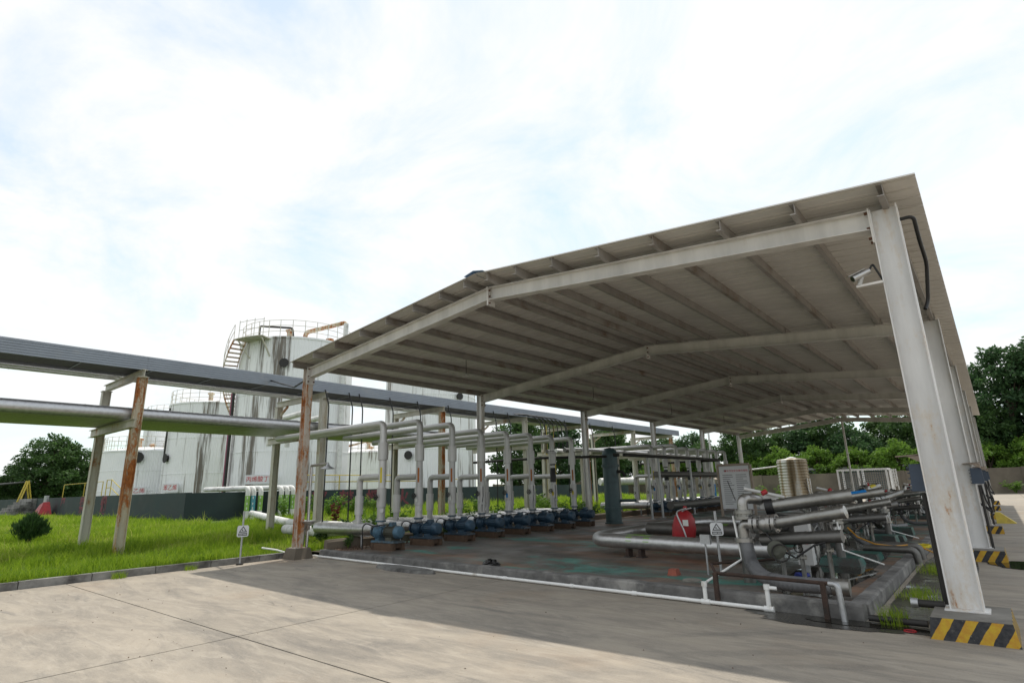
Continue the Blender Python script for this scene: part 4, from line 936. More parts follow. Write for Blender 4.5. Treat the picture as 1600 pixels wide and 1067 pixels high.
for (x, y, a, b_, c_) in ((10.35, 4.1, .5, .6, .10), (10.3, 6.9, .45, .5, .16), (10.35, 9.2, .45, .4, .16)):
    p = MB().box((x-a/2, y-b_/2, SLAB), (x+a/2, y+b_/2, SLAB+c_), .02).build('drip_tray', 'teal_paint')
    tag(recenter(p), 'teal drip tray box on the wet floor, %s from the camera' % ('nearest' if y < 5 else 'second' if y < 8 else 'third'), 'drip tray', 'teal drip trays')
# blue strip and yellow bands on arm cylinders
for k, m_ in ((2, 'tape_blue'), (4, 'sticker_yellow')):
    root = [o for o in bpy.data.objects if o.get('label', '').endswith('%s in the row along the right side' % ORD[k])][0]
    vs = []; d = Vector((.97, .17, .13)).normalized(); s, u = frame(d)
    for c in (Vector((.60, .306, .973)), Vector((.95, .367, 1.02))):
        for i in range(7): a = .5+.32*i; vs.append(c+(s*math.cos(a)+u*math.sin(a))*.0935)
    o = MB().add(vs, [(i, i+1, 8+i, 7+i) for i in range(6)], True).build('tape', m_); o.parent = root
# supply manifold pipes along the back of the arms
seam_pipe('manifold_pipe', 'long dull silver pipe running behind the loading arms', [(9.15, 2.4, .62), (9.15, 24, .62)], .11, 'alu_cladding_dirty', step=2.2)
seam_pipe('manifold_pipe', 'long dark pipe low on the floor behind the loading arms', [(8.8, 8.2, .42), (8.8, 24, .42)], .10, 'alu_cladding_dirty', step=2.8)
# white control cabinet on a leg
cb_ = thing('control_cabinet', 'narrow white control cabinet with red lettering leaning behind the nearest loading arm', 'cabinet', (9.95, 2.3, SLAB))
MB().box((9.86, 2.2, .22), (10.06, 2.36, .80), .005).build('case', 'cabinet_grey', cb_); MB().box((9.93, 2.25, SLAB), (9.98, 2.31, .22)).build('leg', 'galvanised', cb_)
text_mesh('静电', .06, 'lettering', 'ink_red', cb_, (9.965, 2.193, .52), (1, 0, 0), (0, 0, 1), .001)
tag(recenter(MB().tube([(10.0+.12*math.cos(i*.7)*(.6+.04*(i % 5)), 1.75+.09*math.sin(i*.7), SLAB+.02+.004*(i % 7)) for i in range(40)], .012, 6).build('rope_coil', 'rope_blue')), 'coil of blue rope on the wet floor under the nearest loading arm', 'rope')
tag(recenter(MB().tube([(10.05, 4.9, .55), (10.2, 4.8, .40), (10.45, 4.75, .30), (10.7, 4.9, .26), (10.95, 5.3, .27), (11.2, 5.6, .1), (11.4, 5.5, .02)], .013, 7).build('air_hose', 'hose_yellow')), 'thin orange air hose hanging from a loading arm to the side rim', 'hose')
tag(recenter(MB().tube([(11.05+.10*math.cos(i*.9), 5.6+.15*math.sin(i*.9), .20+.01*(i % 5)) for i in range(34)], .011, 6).build('hose_coil', 'sticker_yellow')), 'small coil of yellow hose on the side rim', 'hose')
for i, (ya, z) in enumerate(((4.55, .25), (5.2, .25))):
    o = MB().tube(fillet([(10.3, ya+.05, z), (10.85, ya, z), (11.02, ya, z), (11.05, ya, .04)], .09, 6), .055, 12).build('drain_pipe', 'alu_cladding_dirty')
    tag(recenter(o), 'grey pipe bent down over the side rim, %s from the camera' % ORD[i], 'pipe', 'pipes over the side rim')

# ================================================================ TANK FARM
BXW, BYC = -14.5, 3.2
bw = thing('bund_wall', 'dark green painted concrete bund wall around the white tanks', 'wall', (-14.6, 3.3, .3))
MB().box((-66, BYC, .0), (BXW-.0, BYC+.25, 1.56)).build('front_face', 'bund_green', bw)
MB().box((BXW-.25, BYC+.25, .0), (BXW-.002, 42, 1.54)).build('side_face', 'bund_green', bw)
for ch, x in zip('严禁烟火', (-33.6, -29.4, -25.4, -22.2)):
    text_mesh(ch, 1.0, 'painted_character', 'faded_red', bw, (x, BYC-.004, 1.02), (1, 0, 0), (0, 0, 1), .002)
for ch, y in zip('严禁烟火', (9.6, 11.2, 12.9, 15.0)):
    text_mesh(ch, .95, 'painted_character', 'faded_red', bw, (BXW+.004, y, .98), (0, 1, 0), (0, 0, 1), .002, xs=1.0)
def pt_az(az, d, z=0): a = math.radians(az); return Vector((CAMP.x+d*math.sin(a), CAMP.y+d*math.cos(a), z))
def make_tank(label, c, R, H, mat, stairs=False, rail=True, ribs=110):
    t = thing('storage_tank', label, 'tank', c)
    mb = MB(); n = ribs*4; vs = []
    for z in (0, H):
        for i in range(n):
            a = 2*math.pi*i/n; r = R+(.018 if i % 4 in (0, 1) else 0); vs.append((c.x+r*math.cos(a), c.y+r*math.sin(a), c.z+z))
    mb.add(vs, [(i, (i+1) % n, n+(i+1) % n, n+i) for i in range(n)]); mb.build('shell', mat, t)
    MB().lathe(c+Vector((0, 0, H)), (0, 0, 1), [(-.10, R+.02), (-.10, R+.06), (.02, R+.06), (.03, R), (.03+R*.10, R*.5), (.03+R*.13, .05)], 60).build('roof', mat, t)
    b = MB()
    for zz in (H*.33, H*.66): b.lathe(c+Vector((0, 0, zz)), (0, 0, 1), [(0, R+.02), (.0, R+.035), (.05, R+.035), (.05, R+.02)], 60)
    b.build('band', mat, t)
    if rail:
        b = MB(); k = 30; Rr = R-.05
        P = lambda i, z: (c.x+Rr*math.cos(2*math.pi*i/k), c.y+Rr*math.sin(2*math.pi*i/k), c.z+H+z)
        for i in range(k):
            b.cyl(P(i, 0), P(i, 1.15), .022, n=6)
            for z in (.4, .78, 1.15): b.cyl(P(i, z), P(i+1, z), .018, n=5)
        b.build('railing', 'rack_paint', t)
    for dx, dy, hh in ((.3, -.5, .9), (-.6, .3, .6), (.8, .6, .5)):
        MB().lathe((c.x+dx*R*.6, c.y+dy*R*.6, c.z+H+.1), (0, 0, 1), [(0, .18), (hh, .18), (hh+.02, .28), (hh+.12, .28), (hh+.2, .05)], 14).build('vent', 'rack_paint_rusty', t)
    d = Vector((CAMP.x-c.x, CAMP.y-c.y, 0)).normalized(); left = Vector((d.y, -d.x, 0))
    if left.dot(rt) > 0: left = -left
    def onshell(th, z, r=R): a = math.radians(th); return c+d*math.cos(a)*r+left*math.sin(a)*r+Vector((0, 0, z))
    if stairs:
        st = MB().box(tuple(onshell(52, H-.06, R+.5)-Vector((.01, .01, .01))), tuple(onshell(52, H-.06, R+.5)+Vector((.01, .01, .01)))).build('stairway', 'rack_paint', t)
        N_ = 44; me = []
        for i in range(N_):
            th = 58+3.25*i; z = H-.12-.24*i
            if z < .2: break
            p, q = onshell(th, z, R+.12), onshell(th, z, R+.92)
            MB().bar(p, q, .26, .045).build('tread', 'rack_paint_rusty', st)
        for rr in (R+.12, R+.92):
            b = MB()
            for i in range(N_-1):
                if H-.12-.24*(i+1) < .2: break
                b.bar(onshell(58+3.25*i, H-.12-.24*i, rr), onshell(58+3.25*(i+1), H-.12-.24*(i+1), rr), .03, .18)
            b.build('stringer', 'rack_paint_rusty', st)
        b = MB()
        for i in range(N_-1):
            if H-.12-.24*(i+1) < .2: break
            for zz in (.55, 1.0): b.cyl(onshell(58+3.25*i, H-.12-.24*i+zz, R+.95), onshell(58+3.25*(i+1), H-.12-.24*(i+1)+zz, R+.95), .016, n=5)
            if i % 3 == 0: b.cyl(onshell(58+3.25*i, H-.12-.24*i, R+.95), onshell(58+3.25*i, H-.12-.24*i+1.0, R+.95), .018, n=5)
        b.build('handrail', 'rack_paint', st)
        # landing
        b = MB(); vs = []
        for th in (28, 34, 40, 46, 52, 58):
            for r_ in (R+.02, R+.95): vs.append(onshell(th, H-.10, r_))
        lo = [v-Vector((0, 0, .06)) for v in vs]; m_ = len(vs)
        b.add(vs+lo, [(2*i, 2*i+1, 2*i+3, 2*i+2) for i in range(5)]+[(m_+2*i, m_+2*i+2, m_+2*i+3, m_+2*i+1) for i in range(5)]+[(2*i+1, m_+2*i+1, m_+2*i+3, 2*i+3) for i in range(5)]+[(0, m_, m_+1, 1), (m_-2, m_-1, 2*m_-1, 2*m_-2)])
        for th in (30, 55): b.bar(onshell(th, H-.14, R+.85), onshell(th-3, H-1.3, R+.03), .07, .07)
        for th in (28, 36, 44, 52): b.cyl(onshell(th, H-.1, R+.92), onshell(th, H+1.05, R+.92), .02, n=5)
        for zz in (.5, 1.05):
            for th in (28, 36, 44): b.cyl(onshell(th, H-.1+zz, R+.92), onshell(th+8, H-.1+zz, R+.92), .016, n=5)
        b.build('landing', 'rack_paint', t)
    return t, onshell
def shell_stains(onshell, R, spec, t, mat='dark_iron'):
    for th, z, r_ in spec:
        p = onshell(th, z, R); q = onshell(th, z, R+.22); MB().cyl(p, q, r_, n=12).build('nozzle', mat, t); MB().cyl(q, onshell(th, z, R+.25), r_*1.5, n=12).build('nozzle_flange', mat, t)
def H_of(d, R, el): return CAMP.z+(d-R)*math.tan(math.radians(el))-.35
GZ = .35
T1c = pt_az(-61.0, 42, GZ); t1, o1 = make_tank('tallest white storage tank with spiral stairs and rooftop railing', T1c, 3.75, 11.0, 'tank_white_0', True)
shell_stains(o1, 3.75, ((20, 5.0, .28), (12, 9.2, .2)), t1)
for th, dz, r_, m_ in ((79, 0, .06, 'magenta_pipe'), (75, 0, .07, 'magenta_pipe'), (71, .1, .09, 'dark_iron')):
    MB().cyl(o1(th, .2, 4.0), o1(th, 7.6+dz, 4.0), r_, n=10).build('fire_main', m_, t1)
MB().tube(fillet([o1(-48, 10.2, 4.0), o1(-48, 12.55, 4.0), o1(-15, 11.95, 1.5), o1(-15, 11.3, 1.4)], .25, 6), .15, 12).build('top_pipe', 'rack_paint_rusty', t1)
MB().cyl(o1(-48, .2, 4.02), o1(-48, 12.45, 4.02), .17, n=12).build('down_pipe', 'white_insulation', t1)
MB().tube(fillet([o1(50, 11.2, 3.3), o1(50, 12.0, 3.3), o1(10, 11.85, 2.8), o1(8, 11.2, 2.8)], .15, 5), .07, 10).build('roof_pipe', 'dark_iron', t1)
def tank_sign(t, onshell, R, th, z, body, size):
    p = onshell(th, z, R+.30); dv = (onshell(th, z, R+1)-onshell(th, z, R)); dv.normalize(); xr = Vector((-dv.y, dv.x, 0)); wd_ = size*(len(body)+.5); u = Vector((0, 0, 1))
    MB().add([p-xr*wd_/2-u*size*.75, p+xr*wd_/2-u*size*.75, p+xr*wd_/2+u*size*.75, p-xr*wd_/2+u*size*.75]+[q-dv*.02 for q in (p-xr*wd_/2-u*size*.75, p+xr*wd_/2-u*size*.75, p+xr*wd_/2+u*size*.75, p-xr*wd_/2+u*size*.75)], [(0, 1, 2, 3), (7, 6, 5, 4), (0, 4, 5, 1), (1, 5, 6, 2), (2, 6, 7, 3), (3, 7, 4, 0)]).build('name_board', 'sign_white', t)
    text_mesh(body, size, 'name_text', 'ink_red', t, p+dv*.006, xr, u, .003)
    MB().cyl(onshell(th, z, R), p-dv*.02, .04, n=6).build('sign_bracket', 'dark_iron', t)
T2c = pt_az(-67.3, 56, GZ); t2, o2 = make_tank('medium white storage tank with stained shell left of the tallest tank', T2c, 3.85, 8.55, 'tank_white_1')
shell_stains(o2, 3.85, ((78, 7.6, .3), (62, 4.1, .25)), t2)
MB().cyl(o2(66, 4.0, 4.05), o2(66, 8.2, 4.05), .07, n=8).build('level_pipe', 'dark_iron', t2)
T2b = pt_az(-69.3, 67, GZ); t3, o3 = make_tank('white storage tank behind the medium tank, showing its railing', T2b, 4.2, 8.6, 'tank_white_2')
T3c = pt_az(-72.3, 60, GZ); t4, o4 = make_tank('low white storage tank at the left end of the tank farm', T3c, 3.4, 4.9, 'tank_white_3')
shell_stains(o4, 3.4, ((12, 4.3, .3), (-40, 4.0, .3)), t4)
MB().cyl(o4(80, .2, 3.6), o4(80, 6.2, 3.6), .05, n=8).build('ladder_rail', 'rack_paint', t4); MB().cyl(o4(86, .2, 3.7), o4(86, 6.2, 3.7), .05, n=8).build('ladder_rail', 'rack_paint', t4)
T4c = pt_az(-48.0, 43, GZ); t5, o5 = make_tank('heavily stained white tank seen behind the near pump risers', T4c, 3.35, 11.5, 'tank_white_4')
shell_stains(o5, 3.35, ((25, 3.4, .2), (-35, 7.5, .18)), t5)
T5c = pt_az(-53.5, 58, GZ); t6, o6 = make_tank('low white tank between the tallest and the heavily stained tank', T5c, 3.6, 4.6, 'tank_white_5')
MB().bar(o6(50, 5.0, 4.0), o6(-40, 6.5, 4.0), .5, .12).build('walkway', 'rack_paint_rusty', t6)
tank_sign(t1, o1, 3.75, 24, 1.95, '丙烯酸丁酯', .36); tank_sign(t2, o2, 3.85, 45, 1.75, '苯乙烯', .46)
tank_sign(t4, o4, 3.4, -35, 1.6, '丙烯酸异辛酯', .36); tank_sign(t4, o4, 3.4, 12, 1.6, '醋酸乙烯', .42)
# white pipes stepping over the bund
EY = [5.6, 5.86, 6.2, 6.78, 7.2, 7.49, 7.79]
for i, y in enumerate(EY):
    t = thing('bund_pipe', 'white insulated pipe with %s bands stepping over the bund, %s from the corner' % ('blue' if i in (1, 3) else 'green', ORD[i].replace('nearest', 'first')), 'pipe', (-13.9, y, .4), 'white pipes over the bund')
    MB().tube(fillet([(-17.5, y-.4, 1.70), (-13.9, y, 1.70), (-13.9, y, gz(-13.9, y)+.02)], .2, 6), .105, 12).build('insulation', 'white_insulation', t)
    MB().cyl((-13.9, y, .70), (-13.9, y, 1.36), .107, n=12, caps=False).build('colour_band', 'sticker_blue' if i in (1, 3) else 'sticker_green', t)
    for z0 in (1.22, .96, .76): MB().box((-13.80, y-.075, z0), (-13.79, y-.03, z0+.1)).build('flow_arrow', 'sticker_white', t)
for i, (pts, lab) in enumerate((([(-13.4, 5.6, .60), (-9, 4.2, .52), (-5.5, 3.1, .46), (.2, 2.7, .45)], 'white insulated pipe on the grass from the bund to the pumps, rear one'), ([(-3.9, 2.0, .40), (-1.5, 1.75, .40), (-.6, 1.72, .48), (.6, 1.6, .48)], 'white insulated pipe on the grass by the shower, nearest the yard'), ([(-6.6, 24, 1.62), (-5.4, 26.5, 1.62), (-3.6, 29.5, 1.6)], 'thick white pipe on the skyline behind the green vessel'))):
    seam_pipe('ground_pipe', lab, pts, .13 if i < 2 else .22, 'white_insulation', bands=False, fil=.5)
# yellow railings
def yrail(label, pts, h, mids=True):
    t = thing('yellow_railing', label, 'railing', pts[0], 'yellow railings')
    P = [Vector(p) for p in pts]; u = Vector((0, 0, 1))
    for p in P: MB().cyl(p, p+u*h, .03, n=6).build('post', 'yellow_paint', t)
    for a, b in zip(P, P[1:]):
        for f in ((1.0, .55) if mids else (1.0,)): MB().cyl(a+u*h*f, b+u*h*f, .028, n=6).build('rail', 'yellow_paint', t)
    return t
yrail('yellow pipe railing beyond the bund at the far left', [(-49, 6.5, 1.5), (-43, 6.5, 1.5), (-38.5, 6.5, 1.5)], 1.15, False)
yrail('yellow stair railing beside the low left tank', [(-36.5, 6.2, 1.5), (-35.5, 6.2, 1.5), (-31.5, 6.2, .3)], 1.2)
yrail('yellow railing on the bund behind the near pumps', [(-14.62, 8.5, 1.55), (-14.62, 10.8, 1.54), (-14.62, 13.5, 1.54), (-14.62, 16.2, 1.54)], .75)
yrail('yellow railing on the bund beside the far tanks', [(-14.62, 19, 1.54), (-14.62, 22, 1.54), (-14.62, 25, 1.54)], .5, False)
st = thing('stile_steps', 'grey steps with yellow handrails over the bund wall at the far left', 'steps', (-42.5, 2.6, .5))
for i in range(5): MB().box((-44.5, BYC-1.5+.3*i, .45), (-40.5, BYC-1.2+.3*i, .72+.21*i)).build('step', 'kerb_concrete', st)
for x in (-44.6, -45.4):
    MB().cyl((x+.3, BYC-.5, .4), (x, BYC+.1, 2.9), .05, n=6).build('handrail', 'yellow_paint', st); MB().cyl((x, BYC+.1, 2.9), (x-.4, BYC+.5, 1.4), .05, n=6).build('handrail', 'yellow_paint', st)
t = thing('red_cover', 'red tarpaulin cover slung over equipment in front of the bund wall', 'cover', (-35.6, 2.6, .3))
mb = MB(); mb.add([(x+3, y, z) for x, y, z in [(-40, 2.3, .25), (-37.8, 2.2, .25), (-37.6, 3.0, .25), (-39.8, 3.1, .25), (-38.9, 2.5, 1.15), (-38.0, 2.5, 1.3), (-37.9, 2.8, 1.3), (-38.7, 2.9, 1.15)]], [(0, 1, 5, 4), (1, 2, 6, 5), (2, 3, 7, 6), (3, 0, 4, 7), (4, 5, 6, 7)]); mb.build('sheet', 'red_paint', t)
MB().cyl((-35.2, 2.65, 1.1), (-35.2, 2.65, 1.7), .13, n=10).build('nozzle_post', 'galvanised', t)

# ================================================================ BACKGROUND
t = thing('boundary_wall', 'long brown rendered boundary wall at the back of the site', 'wall', (10, 54, 0))
for i in range(28):
    x = -42+4.0*i; MB().box((x+.02, 53.8, -.05), (x+3.98, 54.0, 1.95), .0).build('wall_panel', 'brown_wall', t); MB().box((x-.15, 53.72, -.05), (x+.15, 53.79, 2.0)).build('pier', 'brown_wall', t)
t = thing('boundary_wall', 'red-brown brick boundary wall beyond the bund at the far left', 'wall', (-80, 5, .5))
for i in range(12): MB().box((-84, -16+4*i+.02, .3), (-83.8, -12+4*i-.02, 3.6)).build('wall_panel', 'red_brick' if i % 3 == 1 else 'brown_wall', t)
t = thing('lean_to', 'dark lean-to roof against the far left wall', 'shed', (-70, 3, .5))
MB().add([(-72, 1, 2.8), (-64, 1, 2.6), (-64, 7, 3.3), (-72, 7, 3.2), (-72, 1, 2.9), (-64, 1, 2.7), (-64, 7, 3.4), (-72, 7, 3.3)], [(3, 2, 1, 0), (4, 5, 6, 7), (0, 1, 5, 4), (1, 2, 6, 5), (2, 3, 7, 6), (3, 0, 4, 7)]).build('roof', 'tray_dark', t)
for x, y in ((-64.3, 1.2), (-64.3, 4), (-64.3, 6.8)): MB().cyl((x, y, .4), (x, y, 2.4), .09, n=8).build('post', 'dark_iron', t)
t = thing('low_shed', 'long low shed with grey-blue wall and pale roof edge behind the boundary wall', 'shed', (3, 58, 0))
MB().box((-4, 57, 0), (10, 60, 2.35)).build('wall', 'shed_blue', t); MB().box((-4.3, 56.7, 2.35), (10.3, 60.3, 2.55)).build('roof', 'white_paint', t)
# corrugated stainless water tank
wt = thing('water_tank', 'upright ribbed stainless water tank with brown stains behind the platform', 'water tank', (2.3, 33, 0))
prf = [(0.0, .88)]
for q in range(13): z = .05+.178*q; prf += [(z, .88), (z+.04, .91), (z+.09, .91), (z+.13, .88)]
prf += [(2.42, .88), (2.45, .80), (2.52, .3)]
m = Mat('stained_steel')
s_ = m.n('ShaderNodeSeparateXYZ'); m.l(m.tc.outputs['Object'], s_.inputs[0])
vv = m.coords((3, 3, .25)); c = m.ramp(m.noise(0.7, 3, .5, vv), [(.40, (.62, .62, .58)), (.52, (.34, .28, .19)), (.68, (.12, .09, .05))])
m.set(c, .4, .55)
MB().lathe((2.3, 33, .25), (0, 0, 1), prf, 72).build('shell', 'stained_steel', wt)
MB().lathe((2.3, 33, 2.76), (0, 0, 1), [(0, .28), (.05, .26), (.09, .1)], 18).build('lid', 'white_paint', wt)
MB().box((1.5, 32.2, .0), (3.1, 33.8, .25)).build('base', 'plain_concrete', wt)
b = MB(); 
for x in (3.15, 3.3): b.cyl((x, 32.6, .2), (x, 32.6, 1.5), .03, n=6)
for q in range(5): b.cyl((3.15, 32.6, .4+.25*q), (3.3, 32.6, .4+.25*q), .02, n=5)
b.build('ladder', 'white_paint', wt)
tag(recenter(MB().tube(fillet([(1.4, 33, 2.3), (-.6, 32.6, 2.12), (-3.6, 31.5, 1.75)], .1), .05, 8).build('feed_pipe', 'white_insulation')), 'thin white pipe sloping away left from the ribbed water tank', 'pipe')
for i, x in enumerate((-.5, -1.6)): tag(recenter(MB().cyl((x, 32.7, 0), (x, 32.7, 2.1-.25*i), .035, n=8).build('pipe_post', 'galvanised')), 'slim post holding the thin white pipe, %s the water tank' % ('beside' if i == 0 else 'away from'), 'post', 'posts under the white pipe')
# white mesh cage
cg = thing('mesh_cage', 'white framed steel mesh cage on wheels behind the loading arms', 'cage', (6.1, 34, 0))
cx0, cx1, cy0, cy1, cz0, cz1 = 4.75, 7.30, 33.4, 35.0, .55, 1.92
for x in (cx0, 5.85, cx1):
    for y in (cy0, cy1): MB().box((x-.05, y-.05, cz0), (x+.05, y+.05, cz1)).build('post', 'white_paint', cg)
for z in (cz0, cz1):
    for y in (cy0, cy1): MB().box((cx0-.05, y-.04, z-.05), (cx1+.05, y+.04, z+.05)).build('rail', 'white_paint', cg)
    for x in (cx0, cx1): MB().box((x-.04, cy0+.05, z-.05), (x+.04, cy1-.05, z+.05)).build('rail', 'white_paint', cg)
b = MB()
for y in (cy0, cy1):
    for q in range(22): x = cx0+.05+(cx1-cx0-.1)*q/21; b.cyl((x, y, cz0+.05), (x, y, cz1-.05), .012, n=4)
    for q in range(10): z = cz0+.1+.125*q; b.cyl((cx0+.05, y, z), (cx1-.05, y, z), .012, n=4)
b.build('wire_mesh', 'mesh_dark', cg)['kind'] = 'stuff'
MB().box((cx0-.05, cy0-.05, .40), (cx1+.05, cy1+.05, .50)).build('floor', 'white_paint', cg)
for x in (cx0+.4, cx1-.4):
    for y in (cy0+.1, cy1-.1): MB().torus((x, y, .25), (0, 1, 0), .17, .08, 18, 8).build('wheel', 'black_rubber', cg)
mb = MB()
for q in range(3): mb.box((7.55+.10*q, 33.3, .9), (7.61+.10*q, 33.4, 1.9))
for q in range(6): mb.box((7.55, 33.32, .95+.17*q), (7.81, 33.38, 1.0+.17*q))
for x in (7.56, 7.76): mb.box((x, 33.3, .0), (x+.05, 33.4, .9))
tag(recenter(mb.build('louvre_rack', 'white_paint')), 'narrow white slatted rack standing beside the mesh cage', 'rack')
t = thing('shower_stand', 'slim rear emergency shower with pale head left of the water tank', 'emergency shower', (-2.4, 31, 0))
MB().cyl((-2.4, 31, 0), (-2.4, 31, 1.85), .03, n=8).build('post', 'galvanised', t); MB().lathe((-2.05, 31, 1.6), (0, 0, 1), [(0, .2), (.08, .1), (.14, .03)], 14).build('head', 'bracket_tan', t)
MB().cyl((-2.4, 31, 1.8), (-2.05, 31, 1.74), .02, n=6).build('arm', 'galvanised', t)
t = thing('vent_mast', 'tall white mast with blue foot behind the far pumps', 'mast', (-1.0, 28, 0))
MB().cyl((-1.0, 28, .55), (-1.0, 28, 5.2), .055, n=10).build('pole', 'white_paint', t); MB().cyl((-1.0, 28, 0), (-1.0, 28, 1.3), .075, n=10).build('blue_foot', 'tape_blue', t)

# ================================================================ VEGETATION
def leaf_mesh(name, P, D, size, mat, aspect=0.55, parent=None):
    """one bent leaf (two triangles each side of a midrib kept as a quad pair) per point; P points, D leaf directions"""
    n = len(P); rnd = rng.normal(size=(n, 3)); D = D/np.linalg.norm(D, axis=1)[:, None]
    S = np.cross(D, rnd); S /= (np.linalg.norm(S, axis=1)[:, None]+1e-9); U = np.cross(S, D)
    L_ = size[:, None] if np.ndim(size) else np.full((n, 1), size); w_ = L_*aspect*.5
    v = np.stack([P, P+D*L_*.5+S*w_+U*L_*.08, P+D*L_, P+D*L_*.5-S*w_+U*L_*.08], 1).reshape(-1, 3)
    me = bpy.data.meshes.new(name); me.vertices.add(4*n); me.vertices.foreach_set('co', v.ravel())
    me.loops.add(4*n); me.polygons.add(n); me.loops.foreach_set('vertex_index', np.arange(4*n)); me.polygons.foreach_set('loop_start', np.arange(n)*4)
    me.update(calc_edges=True); me.materials.append(MATS[mat]); return me
def crown_points(H, R, base, clumps, per, seed, flat=1.0, cr=.16):
    g = np.random.default_rng(seed); C_ = []
    while len(C_) < clumps:
        p = g.uniform(-1, 1, 3); r = np.linalg.norm(p)
        if r > 1 or r < .35: continue
        k = 1 - .35*max(0, p[2])**2*flat
        C_.append((p[0]*R*k, p[1]*R*k, base+(H-base)*(p[2]*.5+.5)))
    P, D = [], []
    for c in C_:
        rr = R*cr*g.uniform(.7, 1.5); q = g.normal(size=(per, 3)); q /= np.linalg.norm(q, axis=1)[:, None]; q *= (g.uniform(.1, 1, per)**.5)[:, None]*rr
        q[:, 2] *= .7; P.append(np.array(c)+q); d = q+g.normal(size=(per, 3))*rr*.5; d[:, 2] -= rr*.2; D.append(d)
    return np.concatenate(P), np.concatenate(D), C_
def make_tree(H, R, base, clumps, per, seed, mat, leaf=.30, tr=.16):
    t = thing('tree', 'tree', 'tree', (0, 0, 0)); P, D, C_ = crown_points(H, R, base, clumps, per, seed)
    g = np.random.default_rng(seed+5)
    me = leaf_mesh('crown', P, D, g.uniform(.6, 1.3, len(P))*leaf, mat); o = bpy.data.objects.new('crown', me); COL.objects.link(o); o.parent = t
    mb = MB(); mb.tube([(0, 0, -.3), (.05, .03, base*.7), (-.06, .05, (base+H)*.5), (.03, 0, H*.88)], [tr*1.25, tr, tr*.65, tr*.15], 10)
    for c in C_[::max(1, len(C_)//14)]:
        z0 = max(base*.6, c[2]*.62); mb.tube([(0, 0, z0), (c[0]*.5, c[1]*.5, z0+(c[2]-z0)*.65), c], [tr*.4, tr*.22, tr*.06], 6)
    mb.build('trunk', 'bark', t); return t
TP = [make_tree(9.0, 3.3, 1.2, 150, 75, 1, 'leaf_tree', .34), make_tree(8.0, 3.0, .8, 140, 75, 2, 'leaf_dark', .32), make_tree(6.0, 2.6, .3, 110, 75, 3, 'leaf_bright', .30), make_tree(12.5, 3.4, 1.5, 190, 80, 4, 'leaf_dark', .36, .2)]
TU = set()
def plant_tree(k, x, y, sc, label, group, z=0.0):
    o = copy_tree(TP[k]) if k in TU else TP[k]
    TU.add(k); o.location = (x, y, z); o.scale = (sc*random.uniform(.92, 1.1), sc*random.uniform(.92, 1.1), sc); o.rotation_euler = (0, 0, random.uniform(0, 6.28)); o['label'] = label; o['group'] = group; return o
XT = [-33, -29.5, -26, -22.5, -19.5, -16.5, -13.5, -10.8, -8.2, -5.5, -3.0, -.5, 2.0, 4.4, 6.8, 9.2, 11.4]
for i, x in enumerate(XT):
    plant_tree((1, 0, 1, 0, 0)[i % 5], x+random.uniform(-.6, .6), 60+random.uniform(-2.5, 2.5)+(4 if i % 2 else 0), .80+.12*(i % 3) - (.12 if -20 < x < -6 else 0), 'leafy green tree behind the back wall, %s from the left of the row' % (['first', 'second', 'third', 'fourth', 'fifth', 'sixth', 'seventh', 'eighth', 'ninth', 'tenth', 'eleventh', 'twelfth', 'thirteenth', 'fourteenth', 'fifteenth', 'sixteenth', 'seventeenth'][i]), 'trees behind the back wall')
for i, (x, y, s_) in enumerate(((-18.5, 57, .85), (-15.2, 56.5, .7), (-11.5, 56.5, .62), (-8, 56.8, .72), (-4.6, 56.5, .8), (-1.2, 56.6, .78), (2.2, 56.3, .72), (5.6, 56.5, .8), (8.9, 56.4, .75), (12.0, 56.5, .7), (15.2, 56.5, .8), (18.4, 56.7, .85))):
    plant_tree(2, x, y, s_, 'bright green bushy tree just over the back wall, %s from the left' % ['first', 'second', 'third', 'fourth', 'fifth', 'sixth', 'seventh', 'eighth', 'ninth', 'tenth', 'eleventh', 'twelfth'][i], 'bushy trees over the back wall')
plant_tree(3, 14.3, 60.5, 1.04, 'tall dark tree at the right edge, left of the pair', 'tall trees at the right edge')
plant_tree(3, 18.0, 62, 1.12, 'tall dark tree at the right edge, right of the pair', 'tall trees at the right edge')
p = pt_az(-39.2, 62); plant_tree(0, p.x, p.y, 1.02, 'tall green tree showing above the tray left of the second left column', 'trees beyond the pipe rack')
p = pt_az(-35.2, 64); plant_tree(1, p.x, p.y, 1.08, 'tall dark tree showing behind the third left column', 'trees beyond the pipe rack')
p = pt_az(-30.5, 66); plant_tree(0, p.x, p.y, .92, 'tall green tree showing behind the green vessel', 'trees beyond the pipe rack')
for i, (az_, d_, s_, k_) in enumerate(((-80.2, 88, .66, 0), (-78.6, 84, .95, 0), (-77.3, 86, .84, 0), (-82.0, 90, .5, 0), (-76.0, 92, .6, 0), (-73.9, 96, .95, 1))):
    p = pt_az(az_, d_); plant_tree(k_, p.x, p.y, s_, 'dark round tree beyond the tank farm at the far left, %s by size' % ['third', 'largest', 'second', 'smallest', 'fourth', 'fifth'][i] if i < 5 else 'dark tree top showing behind the low left tank', 'trees beyond the tank farm', .3)

# small pine on the lawn
pb = Vector((-8.6, -2.95, gz(-8.6, -2.95)))
t = thing('pine_shrub', 'small dark pine shrub on the lawn at the left edge', 'shrub', pb)
P, D, C_ = crown_points(.68, .40, .06, 40, 90, 9, cr=.30); D[:, 2] += .35
o = bpy.data.objects.new('crown', leaf_mesh('crown', P, D, rng.uniform(.10, .20, len(P)), 'pine_needle', .12)); COL.objects.link(o); o.parent = t
mb = MB().tube([pb+Vector((0, 0, -.05)), pb+Vector((.02, 0, .5)), pb+Vector((0, .02, .85))], [.04, .03, .01], 7); mb.build('trunk', 'bark', t)
